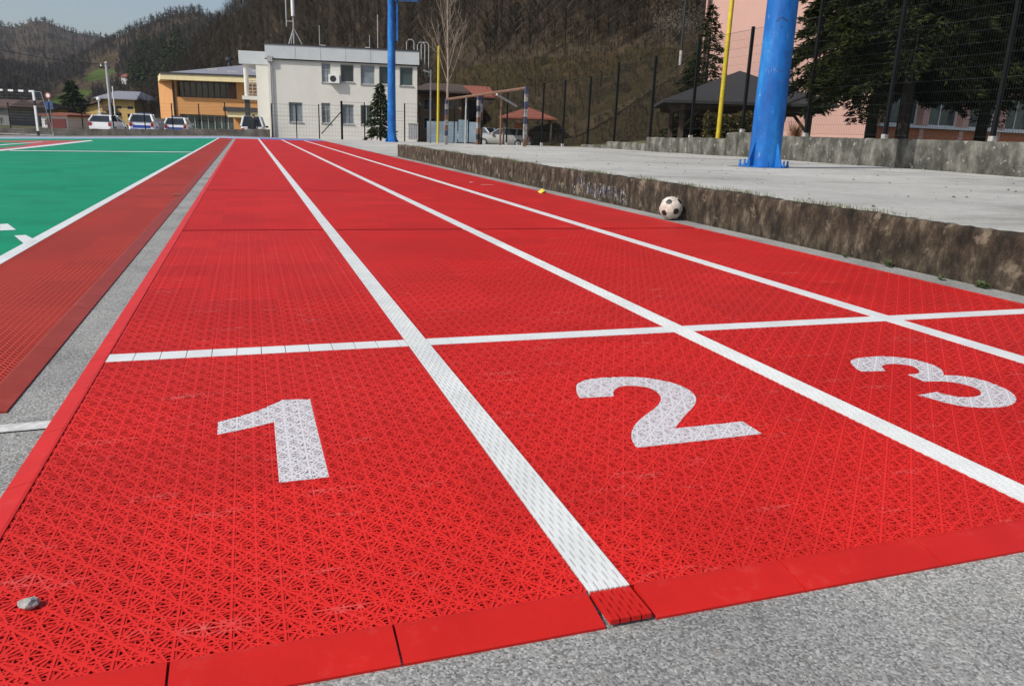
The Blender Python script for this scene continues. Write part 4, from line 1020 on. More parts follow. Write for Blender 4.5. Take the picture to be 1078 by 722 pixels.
# ------------------------------------------------------------------ pink school
pp = Plane(at(730, hv(730), 36)-Vector((0, 0, EYE)), R(-16))
sch = thing('school_block', 'tall plain pink rendered building wall behind the gazebo', 'building', tuple(pp.o), pp.rz)
xr = pp.xz(925, 100)[0]
MB().box(0, xr, 0, 12, -.2, 15).build('wall', m_pink, sch)
MB().box(-.2, xr+.2, -.2, 12.2, 15.002, 15.4).build('roof', m_roofgrey, sch)
MB().tube([(.12, -.09, 0), (.12, -.09, 15)], .06, 8).build('drainpipe', m_brownsh, sch)
ppw = Plane(at(925, hv(925), 40)-Vector((0, 0, EYE)), R(24))
wing = thing('school_wing', 'low pink school wing with orange brick under a row of windows', 'building', tuple(ppw.o), ppw.rz)
xE = ppw.xz(1240, 140)[0]; zs = ppw.xz(1000, 134)[1]
piers = []
k = 0
ulist = [(931, 935), (970, 976.5), (1012.5, 1019), (1052, 1058), (1092, 1098), (1135, 1141)]
pr = [(ppw.xz(a, 120)[0], ppw.xz(b, 120)[0]) for a, b in ulist]
MB().box(-.2, xE, .05, 6, -.2, zs-.15).build('brick_wall', m_brick, wing)
MB().box(-.2, xE, .0, 6, zs+1.75, zs+2.6).build('lintel', m_pink, wing)
MB().box(-.25, xE, -.12, .3, zs-.13, zs).build('sill', m_wht, wing)
MB().box(-.1, xE, .7, 6, zs-.1, zs+1.74).build('back_wall', m_dark, wing)
for i, (a, b) in enumerate(pr):
    MB().box(a, b, -.14, .55, zs+.002, zs+1.748).build('pier', m_pink, wing)
    MB().box(a+.05, b-.1, -.02, .045, -.2, zs-.152).build('pilaster', m_pink, wing)
for (a, b), (c, d) in zip(pr[:-1], pr[1:]):
    wn = window(wing, (b+.002, c-.002, zs+.004, zs+1.745), .0, m_wht, m_gl3, 2, 1, .3, .07, False)
    x = c-.55; mb = MB()
    for q in range(4): mb.box(x+q*.13, x+q*.13+.09, .37+.02*(q % 2), .40+.02*(q % 2), zs+.1, zs+1.7)
    mb.build('curtain', m_gl2, wn)
MB().box(-.5, xE+.5, -.6, 6.5, zs+2.602, zs+2.9).build('roof', m_roofgrey, wing)

# ------------------------------------------------------------------ gazebo, hedge, shrub
gzp = Plane(at(771, hv(771), 28.5)-Vector((0, 0, EYE)), R(-6)); GZ = .55
gz = thing('gazebo', 'open timber gazebo with black hipped roof behind the low wall', 'gazebo', (gzp.o.x, gzp.o.y, GZ), gzp.rz)
hw = 2.75; zE = gzp.xz(771, 107.5, -2.5)[1]-GZ; zP = gzp.xz(771, 74.5)[1]-GZ
m_felt = mat('black_roof_felt', (.022, .022, .024), .85, .2, 6, .3, stretch=(1, 1, 6))
MB().add([(-hw, -hw, zE), (hw, -hw, zE), (hw, hw, zE), (-hw, hw, zE), (0, 0, zP)]+[(-hw, -hw, zE-.09), (hw, -hw, zE-.09), (hw, hw, zE-.09), (-hw, hw, zE-.09)], [(0, 1, 4), (1, 2, 4), (2, 3, 4), (3, 0, 4), (0, 5, 6, 1), (1, 6, 7, 2), (2, 7, 8, 3), (3, 8, 5, 0), (8, 7, 6, 5)]).build('roof', m_felt, gz)
for sx in (-1, 1):
    for sy in (-1, 1):
        MB().box(sx*2.05-.08, sx*2.05+.08, sy*2.05-.08, sy*2.05+.08, 0, zE-.09).build('post', m_wood, gz)
        mb = MB()
        for dx, dy in ((-sx, 0), (0, -sy)): mb.tube([(sx*2.05+dx*.05, sy*2.05+dy*.05, zE-.85), (sx*2.05+dx*.62, sy*2.05+dy*.62, zE-.2)], .05, 4)
        mb.build('brace', m_wood, gz)
for sx in (-1, 1):
    MB().box(sx*2.05-.06, sx*2.05+.06, -2.5, 2.5, zE-.28, zE-.095).build('beam', m_wood, gz); MB().box(-2.5, 2.5, sx*2.05-.055, sx*2.05+.055, zE-.27, zE-.097).build('beam', m_wood, gz)
def leaf_cloud(n, sampler, size, rs, droop=0.0):
    V = np.zeros((n*3, 3)); F = np.arange(n*3).reshape(n, 3)
    for i in range(n):
        c = sampler(rs); s_ = size*rs.uniform(.6, 1.3); a = Vector((rs.gauss(0, 1), rs.gauss(0, 1), rs.gauss(0, 1)-droop)).normalized(); b = a.cross(Vector((rs.gauss(0, 1), rs.gauss(0, 1), rs.gauss(0, 1)))).normalized()
        V[i*3] = c-b*s_*.28; V[i*3+1] = c+b*s_*.28; V[i*3+2] = c+a*s_
    return V, F
m_hedge = wood_mat('hedge_leaves', [(.03, .032, .012), (.055, .052, .02), (.09, .07, .03)])
rs = random.Random(31)
def hedge(name, label, cat, uA, uB, D, v0_, n, m, dep=.5):
    p = Plane(at((uA+uB)/2, hv((uA+uB)/2), D)-Vector((0, 0, EYE)), R(-4)); a = p.xz(uA, 130)[0]; b = p.xz(uB, 130)[0]; zt_ = p.xz((uA+uB)/2, v0_)[1]
    t = thing(name, label, cat, (p.o.x, p.o.y, .6), p.rz)
    def smp(r):
        x = r.uniform(a, b); z = .02+(zt_-.6+r.gauss(0, .04)+.06*math.sin(x*5))*r.random()**.6; return Vector((x, r.uniform(-dep, dep)*.9, z))
    V, F = leaf_cloud(n, smp, .10, rs); bulk('foliage', V, F, m, t)
    mb = MB()
    for i in range(int((b-a)/.35)): x = a+.2+i*.35; mb.tube([(x, 0, 0), (x+rs.uniform(-.1, .1), rs.uniform(-.1, .1), (zt_-.6)*.8)], .015, 5)
    mb.build('stems', m_bark, t)
hedge('hedge', 'clipped brownish hedge under the gazebo roof', 'hedge', 742, 803, 25.5, 122, 5200, m_hedge)
m_rus = wood_mat('russet_twigs', [(.14, .07, .035), (.22, .11, .05), (.30, .17, .08)])
bp = at(836, hv(836), 24); bs = thing('shrub', 'small leafless russet shrub right of the thick blue mast', 'shrub', (bp.x, bp.y, .6))
V, F = [], []
for i in range(420):
    a = rs.uniform(0, 6.28); z0 = rs.uniform(0, .5); L = rs.uniform(.2, .5); r_ = rs.uniform(0, .15); k = len(V); dx, dy = math.cos(a), math.sin(a)
    V += [(dx*r_-dy*.006, dy*r_+dx*.006, z0), (dx*r_+dy*.006, dy*r_-dx*.006, z0), (dx*(r_+L*.55), dy*(r_+L*.55), z0+L)]; F.append((k, k+1, k+2))
bulk('twigs', V, F, m_rus, bs)
MB().tube([(0, 0, -.05), (.01, 0, .5)], .02, 6).build('trunk', m_bark, bs)

# ------------------------------------------------------------------ conifers
def conifer(name, label, base, H, rad, h0, seed, nbr, ntw, m, size, trunk_r, droop=.35, lean=0.0, group=None, shape=.8):
    rs = random.Random(seed); t = thing(name, label, 'tree', base, 0, group)
    MB().tube([(0, 0, -.2), (.02, .01, H*.5), (0, 0, H)], [trunk_r, trunk_r*.65, .01], 10).build('trunk', m_bark, t, True)
    V = []; limbs = MB()
    for i in range(nbr):
        f = (i+rs.random())/nbr; z = h0+(H-h0)*f; a = i*2.399+rs.uniform(-.4, .4); L = rad*(1-f)**shape*rs.uniform(.65, 1.12)+.08
        dx, dy = math.cos(a), math.sin(a); rise = rs.uniform(-.05, .25)*L
        P = lambda q: Vector((dx*L*q, dy*L*q, z+rise*q-droop*L*q*q))
        if L > .3: limbs.tube([P(0), P(.5), P(1)], [.03*L/rad+.006, .015, .004], 4, False)
        n = int(ntw*(.25+L/rad))
        for j in range(n):
            q = rs.random()**.65; p = P(q); sd_ = rs.choice((-1, 1)); w_ = L*.34*(1-q*.7)*rs.random()
            p = p+Vector((-dy*sd_*w_+dx*w_*.3, dx*sd_*w_+dy*w_*.3, -w_*.28+rs.gauss(0, .05)))
            s_ = size*rs.uniform(.6, 1.4); d = Vector((dx*.8-dy*sd_*.7+rs.gauss(0, .4), dy*.8+dx*sd_*.7+rs.gauss(0, .4), -.35+rs.gauss(0, .35))).normalized()
            b = d.cross(Vector((rs.gauss(0, 1), rs.gauss(0, 1), rs.gauss(0, 1)))).normalized()*s_*.16
            V += [p-b, p+b, p+d*s_]
    limbs.build('limbs', m_bark, t, fix=False)
    bulk('crown', [tuple(v) for v in V], np.arange(len(V)).reshape(-1, 3), m, t)
    return t
def cb(u, D, z): p = at(u, hv(u), D); return (p.x, p.y, z)
GC = 'big dark conifers behind the mesh fence'
conifer('conifer_tree', 'dark drooping conifer nearest the thick blue mast behind the fence', cb(914, 21.5, .6), 10.5, 2.35, 1.75, 41, 330, 520, m_needle_n, .15, .15, .45, group=GC, shape=.4)
conifer('conifer_tree', 'dark conifer with the thickest trunk, standing between the two other big conifers', cb(947, 19.5, .6), 10.5, 2.6, 2.0, 42, 300, 330, m_needle_n, .14, .16, .4, group=GC, shape=.5)
conifer('conifer_tree', 'dark conifer at the right edge in front of the brick school wing', cb(1029, 21, .6), 10, 2.9, 1.95, 43, 290, 290, m_needle_n, .14, .15, .4, group=GC, shape=.6)
conifer('conifer_tree', 'dark conifer reaching in from beyond the right edge of the picture', cb(1112, 20.5, .6), 10, 2.7, 1.7, 44, 240, 220, m_needle_n, .14, .16, .4, group=GC, shape=.6)
conifer('spruce_tree', 'slim young spruce beside the pink wall above the gazebo roof', cb(737, 33, .5), 5.4, 1.25, .2, 45, 110, 60, m_needle_n, .16, .09, .2)
conifer('spruce_tree', 'bushy dark spruce left of the gazebo on the slope', cb(722, 31.5, .5), 3.2, 1.1, .1, 46, 80, 60, m_needle_n, .15, .07, .2)
conifer('spruce_tree', 'small spruce in front of the white building beside the slender blue mast', cb(400.5, 50, zg(8, 50)-.1), 3.6, .95, .45, 47, 80, 45, m_needle, .22, .08, .25)
conifer('spruce_tree', 'broad dark evergreen left of the yellow house', cb(78, 140, -.5), 7.2, 3.6, .1, 48, 80, 45, m_needle, .7, .2, .2)

# ------------------------------------------------------------------ bare birch
def bare_tree(name, label, base, H, m, seed, r0_=.09, spread=1.0, thin=1.0):
    rs = random.Random(seed); t = thing(name, label, 'tree', base)
    tr = MB(); tr.tube([(0, 0, -.2), (.05, 0, H*.35), (-.03, .03, H*.7), (.02, 0, H)], [r0_, r0_*.75, r0_*.42, .012], 8)
    tr.build('trunk', m, t, True); br = MB()
    def grow(p, d, L, r, lv):
        q = p+d*L*.55+Vector((rs.gauss(0, .05), rs.gauss(0, .05), .04))*L; e = q+(d+Vector((0, 0, .35))).normalized()*L*.45
        br.tube([p, q, e], [r, r*.65, r*.25+.002], 5, False)
        if lv:
            for k in range(4):
                f = rs.uniform(.25, .95); s_ = p+(e-p)*f; a = Vector((rs.gauss(0, 1), rs.gauss(0, 1), rs.gauss(.5, .5))).normalized()
                grow(s_, (d*.8+a*.7).normalized(), L*rs.uniform(.35, .6), r*.5, lv-1)
    for i in range(26):
        z = H*(.28+.68*i/26); a = i*2.4+rs.uniform(-.5, .5); L = ((H-z)*.42+.35)*spread
        grow(Vector((0, 0, z)), Vector((math.cos(a)*.6*spread, math.sin(a)*.6*spread, .85)).normalized(), L, (.012+.026*(1-z/H))*thin, 2)
    br.build('branches', m, t, fix=False); return t
m_birch = mat('pale_birch_bark', (.26, .21, .165), .85, .35, 9)
p = at(470, hv(470), 39); bare_tree('birch_tree', 'leafless pale birch rising behind the terrace wall left of the goal frame', (p.x, p.y, zg(p.x, p.y)), 9.5, m_birch, 51, .075, .66, .62)
m_pale = wood_mat('pale_catkin_twigs', [(.12, .115, .09), (.17, .16, .13), (.22, .21, .17)])
def t_at(u, v):
    lo, hi = 0.0, .9
    for _ in range(30):
        m_ = (lo+hi)/2
        if hB.px(hB.p(u, m_))[1] > v: lo = m_
        else: hi = m_
    return lo
P = hB.p(703, t_at(703, 44)); t = thing('shrub', 'pale budding shrub high on the slope left of the pink wall', 'shrub', tuple(P))
def smp(r):
    a, q = r.uniform(0, 6.28), r.random()**.5; return Vector((math.cos(a)*2.3*q, math.sin(a)*2.0*q, 1.6+r.gauss(0, .9)*(1.1-q*.5)))
V, F = leaf_cloud(1800, smp, .10, rs); bulk('foliage', V, F, m_pale, t)
mb = MB()
for i in range(9): a = i*.7; mb.tube([(0, 0, -.2), (math.cos(a)*.7, math.sin(a)*.7, 1.2), (math.cos(a)*1.5, math.sin(a)*1.4, 2.4)], [.04, .025, .008], 5)
mb.build('stems', m_bark, t)

# earth path climbing the slope
V = []; F = []
NP = 70
for i in range(NP+1):
    f = i/NP; u = 585+140*f; v = 147-78*f+5*math.sin(f*4); wv = (4.5+2.5*math.sin(f*7)+rs.uniform(-.6, .6))*min(1, f*6+.15)
    for s_ in (-1, 0, 1): q = hB.p(u, t_at(u, v+wv*s_)); V.append((q.x, q.y, q.z+.10))
for i in range(NP):
    for k in (0, 1): F.append((i*3+k, (i+1)*3+k, (i+1)*3+k+1, i*3+k+1))
struct(bulk('path', V, F, m_track_e, smooth=True))

HZ = .00013
if HZ:
    m = bpy.data.materials.new('air'); m.use_nodes = True; t = m.node_tree; t.nodes.clear()
    pv = t.nodes.new('ShaderNodeVolumePrincipled'); pv.inputs['Color'].default_value = (.86, .90, .96, 1); pv.inputs['Density'].default_value = HZ; pv.inputs['Anisotropy'].default_value = .2
    t.links.new(pv.outputs[0], t.nodes.new('ShaderNodeOutputMaterial').inputs['Volume'])
    o = MB().box(-1300, 1300, -300, 2300, -8, 330).build('haze', m); stuff(o)

# ------------------------------------------------------------------ far kerb wall with its post-and-wire fence
def curbpt(u):
    a = at(0, hv(0), 43.5); b = at(290, hv(290), 51); f = u/290; return a.lerp(b, f)
A_ = curbpt(-60); B_ = curbpt(283); dv = (B_-A_).normalized(); cw = thing('kerb_wall', 'low stained stone kerb along the far edge of the blue court border', 'wall', (A_.x, A_.y, 0), math.atan2(dv.y, dv.x))
Lc = (Vector((B_.x, B_.y))-Vector((A_.x, A_.y))).length
def far_z(u, v, D): return EYE+(hv(u)-v)*D/869
m_kerb2 = concrete_mat('grey_brown_stone', [(.3, (.12, .105, .085)), (.5, (.26, .23, .19)), (.72, (.42, .38, .32))], 1.4, False, .8)
mb = MB(); n = 40
for i in range(n):
    x0_, x1_ = Lc*i/n, Lc*(i+1)/n; u = -60+343*(i+.5)/n; D = 43.5+7.5*u/290
    mb.box(x0_+.004, x1_-.004, 0, .35, far_z(u, 142.5, D)-.3, far_z(u, 135.2+.012*u*.3, D)+random.uniform(-.02, .02))
mb.build('wall_body', m_kerb2, cw)
ff = thing('wire_fence', 'thin dark posts and wires of the low fence on the far stone kerb at left', 'fence', (A_.x, A_.y, 0), math.atan2(dv.y, dv.x))
fpos = []
for u, vt in ((-30, 107), (8, 108), (46, 108), (77, 108), (108, 108), (141, 108), (171, 108.5), (201, 109), (231, 108)):
    P_ = curbpt(u); D = 43.5+7.5*u/290; x = (Vector((P_.x, P_.y))-Vector((A_.x, A_.y))).length; zb, zt_ = far_z(u, 136, D), far_z(u, vt, D); fpos.append((x, zb, zt_))
    MB().tube([(x, .17, zb-.1), (x, .17, zt_)], .035, 6).build('post', m_post, ff)
mb = MB()
for k in range(8):
    f = k/7
    for p, q in zip(fpos[:-1], fpos[1:]): mb.tube([(p[0], .17, p[1]+.1+(p[2]-p[1]-.15)*f), (q[0], .17, q[1]+.1+(q[2]-q[1]-.15)*f)], .0035, 3, False)
mb.build('wires', m_wire, ff, fix=False)
# fence before the white building
fb = Plane(hd*54, R(-3)); f2 = thing('wire_fence', 'green-grey post and wire fence in front of the white building', 'fence', tuple(fb.o), fb.rz)
pts = []
for u, vt, th in ((287, 109, .04), (312.6, 110, .035), (336.4, 110, .04), (360.2, 106.5, .075), (384, 108, .04), (391, 116, .03), (426, 109, .045), (441, 109, .05), (478, 112, .04), (493, 112, .04)):
    a = fb.xz(u, 143.5+.012*(u-287)); b = fb.xz(u, vt); pts.append((a[0], a[1], b[1])); MB().tube([(a[0], 0, a[1]-.3), (a[0], 0, b[1])], th, 6).build('post', m_post, f2)
a = fb.xz(338.5, 141); b = fb.xz(359, 118); MB().tube([(a[0], 0, a[1]), (b[0], 0, b[1])], .035, 6).build('brace', m_post, f2)
mb = MB()
for p, q in zip(pts[:-1], pts[1:]):
    z0, z1 = max(p[1], q[1]), min(p[2], q[2])
    for k in range(9): z = z0+.05+(z1-z0-.08)*k/8; mb.tube([(p[0], .01, z), (q[0], .01, z)], .004 if k not in (5, 8) else .009, 3, False)
    n = max(2, int((q[0]-p[0])/.2))
    for k in range(1, n): x = p[0]+(q[0]-p[0])*k/n; mb.tube([(x, .012, z0), (x, .012, z1)], .0025, 3, False)
mb.build('wires', m_wire, f2, fix=False)
# blue-grey hoarding and bin right of the white building
hb = Plane(hd*58, 0); t = thing('hoarding', 'run of faded blue sheet panels behind the striped goal frame', 'fence panel', tuple(hb.o), hb.rz)
m_sheet = mat('faded_blue_sheet', (.20, .27, .33), .7, .25, .8)
for u in range(449, 495, 11):
    a, b, c, d = hb.rect(u+.3, 150, u+10.6, 128+random.uniform(-2, 2)); MB().box(a, b, 0, .04, c, d).build('panel', m_sheet, t)
a, b, c, d = hb.rect(430, 147, 440, 131, -2); bn = thing('metal_bin', 'grey metal bin at the right corner of the white building', 'bin', tuple(hb.o+hb.ex*((a+b)/2)-hb.ey*2+Vector((0, 0, c))), hb.rz)
h_ = d-c; w_ = (b-a)/2
MB().box(-w_, w_, 0, .7, 0, h_).build('body', m_grey, bn); MB().box(-w_-.03, w_+.03, -.04, .74, h_+.002, h_+.07).build('lid', m_grey, bn)
t = MB()
for k in range(4): t.box(-w_+.05+k*.16, -w_+.10+k*.16, -.012, -.001, .06, h_-.06)
t.build('ribs', m_roofgrey, bn)

# ------------------------------------------------------------------ poles
def pole(name, label, cat, base, H, r_, m, cap=None, group=None):
    t = thing(name, label, cat, base, 0, group); MB().tube([(0, 0, -.2), (0, 0, H)], [r_, r_*.85], 12).build('shaft', m, t, True)
    MB().tube([(0, 0, H), (0, 0, H+r_*.8)], [r_*1.1, r_*.5], 10).build('cap', m, t); return t
pole('yellow_pole', 'tall thin yellow pole rising behind the low grey wall', 'pole', (13.35, 20.6, .6), 9, .07, m_yel)
b_ = at(461, hv(461), 46); pole('yellow_pole', 'short yellow pole beside the birch and grey lamp post', 'pole', (b_.x, b_.y, zg(b_.x, b_.y)), far_z(461, 52, 46)-zg(b_.x, b_.y), .075, m_yel)
b_ = at(453, hv(453), 45); z0 = zg(b_.x, b_.y); gp_ = pole('lamp_post', 'thin grey post between the white building and the yellow pole', 'post', (b_.x, b_.y, z0), far_z(453, 76, 45)-z0, .05, m_grey)
MB().tube([(0, 0, far_z(453, 78, 45)-z0), (-.4, 0, far_z(453, 76, 45)-z0)], .05, 6).build('arm', m_grey, gp_)
b_ = at(117.5, hv(117), 72); zt_ = far_z(117, 68, 72)
up_ = pole('utility_pole', 'grey concrete utility pole in front of the yellow three storey house', 'utility pole', (b_.x, b_.y, -.5), zt_+.5, .16, m_grey)
MB().box(-.6, .25, -.06, .06, zt_+.05, zt_+.2).build('crossarm', m_dark, up_); MB().tube([(-.45, 0, zt_+.2), (-.45, 0, zt_+.45)], .06, 6).build('insulator', m_wht, up_)
b_ = at(121.5, hv(121), 68); pole('flag_pole', 'slim white pole just right of the utility pole', 'pole', (b_.x, b_.y, -.45), far_z(121, 92, 68)+.45, .05, m_wht)
b_ = at(105.5, hv(105), 64); t = pole('lamp_post', 'white lamp post with a small globe above the white hatchback', 'lamp post', (b_.x, b_.y, -.45), far_z(105, 107, 64)+.45, .05, m_wht)
MB().ball((0, 0, far_z(105, 105, 64)+.48), .16).build('lamp_globe', m_wht, t)
b_ = at(705, hv(709), 72); best = min((abs(hB.px(hB.p(709, k/100))[1]-68), k) for k in range(100)); P = hB.p(709, best[1]/100)
t = pole('utility_pole', 'thin black pole with white foot on the slope left of the pink wall', 'utility pole', tuple(P), 9, .10, m_blk); MB().tube([(0, 0, -.1), (0, 0, 1.1)], .13, 8).build('white_foot', m_foot, t)
# overhead cable
pa, pbb = at(115, 68, 72), at(-60, 36, 62); mb = []
for k in range(17): f = k/16; q = pa.lerp(pbb, f); q.z -= .9*4*f*(1-f)*.5; mb.append(tuple(q))
tag(MB().tube(mb, .022, 4).build('cable', m_dark), 'thin overhead cable running left from the utility pole', 'cable')
# traffic sign
b_ = at(53.5, hv(53), 56); t = thing('road_sign', 'round red and white sign over a blue square sign on one post', 'sign', (b_.x, b_.y, -.45), -yaw)
zz = lambda v: far_z(53, v, 56)+.45
MB().tube([(0, 0, 0), (0, 0, zz(98))], .035, 8).build('post', m_grey, t)
MB().tube([(0, -.06, zz(101)), (0, -.045, zz(101))], .22, 20).build('round_sign', mat('sign_red', (.28, .05, .04), .5), t)
MB().tube([(0, -.072, zz(101)), (0, -.062, zz(101))], .13, 20).build('sign_face', m_wht, t)
MB().box(-.26, .26, -.06, -.045, zz(115.5), zz(107)).build('blue_sign', mat('sign_blue', (.03, .07, .18), .5), t)

# ------------------------------------------------------------------ goals
def stripes(t, name, p0, p1, half, n, mats):
    p0, p1 = Vector(p0), Vector(p1); d = p1-p0; ax = d.normalized(); q = ax.cross(Vector((0, 1, 0)) if abs(ax.y) < .9 else Vector((1, 0, 0))).normalized(); w2 = ax.cross(q)
    par = None
    for k in range(n):
        c = p0+d*((k+.5)/n); o = MB().obox(c, (d.length/n/2-.001, half, half), ax, q, w2).build(name if k == 0 else 'stripe', mats[k % len(mats)], par or t)
        par = par or o
gpl = at(38, hv(38), 39.5); gz0 = far_z(38, 143.3, 39.5); g = thing('handball_goal', 'white handball goal with black stripes cut by the left edge', 'goal', (gpl.x, gpl.y, gz0), -yaw+R(4))
GH = far_z(35, 95.5, 39.5)-gz0
for x in (0, -3.08): stripes(g, 'post', (x, 0, 0), (x, 0, GH), .045, 9, [m_blk, m_wht, m_wht, m_wht, m_wht, m_wht, m_blk, m_wht, m_wht])
stripes(g, 'crossbar', (.045, 0, GH-.045), (-3.125, 0, GH-.045), .046, 13, [m_wht, m_blk])
for x in (.02, -3.1):
    MB().tube([(x, .05, GH-.05), (x+.06, .55, GH-.05), (x+.16, 1.1, .03), (x, .05, .03)], .022, 6).build('net_frame', m_wht, g)
MB().tube([(.16, 1.1, .03), (-2.96, 1.1, .03)], .022, 6).build('net_frame', m_wht, g)
mb = MB()
for k in range(26): x = .1-3.1*k/25; mb.tube([(x, .5, GH-.06), (x+.08, 1.08, .04)], .004, 3, False)
for k in range(16): f = k/15; mb.tube([(.1+.08*f, .5+.58*f, GH-.06-(GH-.1)*f), (-3.0+.08*f, .5+.58*f, GH-.06-(GH-.1)*f)], .004, 3, False)
for k in range(8): f = k/7; mb.tube([(.03, .03+f*.5, GH-.06), (.03+.14*f, .05+1.0*f, .04)], .004, 3, False)
mb.build('net', mat('grey_net', (.16, .17, .16), .8), g, fix=False)
m_navy = mat('navy_paint', (.025, .035, .09), .75, .5, 9, col2=(.05, .045, .05)); m_dwht = mat('dirty_white_paint', (.38, .37, .36), .8, .1, 14, col2=(.09, .075, .07)); m_rust = mat('rusty_pipe', (.16, .085, .055), .8, .4, 9)
pA = at(469.5, 157.5, 32.5); pB_ = at(552, 153.6, 27.5); pA.z = zg(pA.x, pA.y)-.05; pB_.z = .30
zA = far_z(469.5, 104.5, 32.5); zB = far_z(552, 92, 27.5)
gg = thing('goal_frame', 'old pipe goal frame with blue and white striped posts on the terrace', 'goal', tuple(pA), 0)
L_ = lambda p: Vector(p)-pA
stripes(gg, 'post', L_(pA), (0, 0, zA-pA.z), .055, 9, [m_dwht, m_dwht, m_navy, m_rust, m_dwht, m_rust, m_navy, m_dwht, m_navy])
q = L_(pB_); q1 = Vector((q.x, q.y, zB-pA.z)); stripes(gg, 'post', q, q1, .052, 8, [m_rust, m_dwht, m_dwht, m_navy, m_dwht, m_navy, m_dwht, m_navy])
MB().tube([(0, 0, zA-pA.z-.03), tuple(q1-Vector((0, 0, .05)))], .05, 8).build('crossbar', m_rust, gg)
for u, vb, vt, D, m in ((490, 147, 107, 34, m_grey), (526.5, 152, 104, 30, m_rust)):
    p0 = at(u, vb, D); p0.z = zg(p0.x, p0.y)-.02; p1 = at(u, vt, D); p1.x, p1.y = p0.x, p0.y
    tgt = Vector((0, 0, zA-pA.z-.03)).lerp(q1-Vector((0, 0, .05)), .28 if u == 490 else .72)
    e = L_(p1); MB().tube([tuple(L_(p0)), tuple(e-Vector((0, 0, .25))), tuple(e), tuple(e.lerp(tgt, .45)+Vector((0, 0, .1))), tuple(tgt)], .04, 8).build('back_stay', m, gg)
a_ = at(523, 99.5, 29); b_ = at(544, 112, 31); MB().tube([tuple(L_(a_)), tuple(L_(b_))], .04, 6).build('brace', m_grey, gg)
p0 = at(503, 152.5, 31.5); p0.z = zg(p0.x, p0.y)-.02; zt_ = far_z(503, 100, 31.5)
t = thing('striped_post', 'short blue and white striped post in the middle of the goal frame', 'post', tuple(p0), .3)
stripes(t, 'shaft', (0, 0, 0), (0, 0, zt_-p0.z), .06, 9, [m_rust, m_blk, m_rust, m_dwht, m_rust, m_dwht, m_navy, m_dwht, m_navy])
stripes(t, 'shaft', (.2, .1, 0), (.2, .1, zt_-p0.z-.02), .045, 6, [m_blk, m_rust, m_blk, m_rust, m_dwht, m_navy])

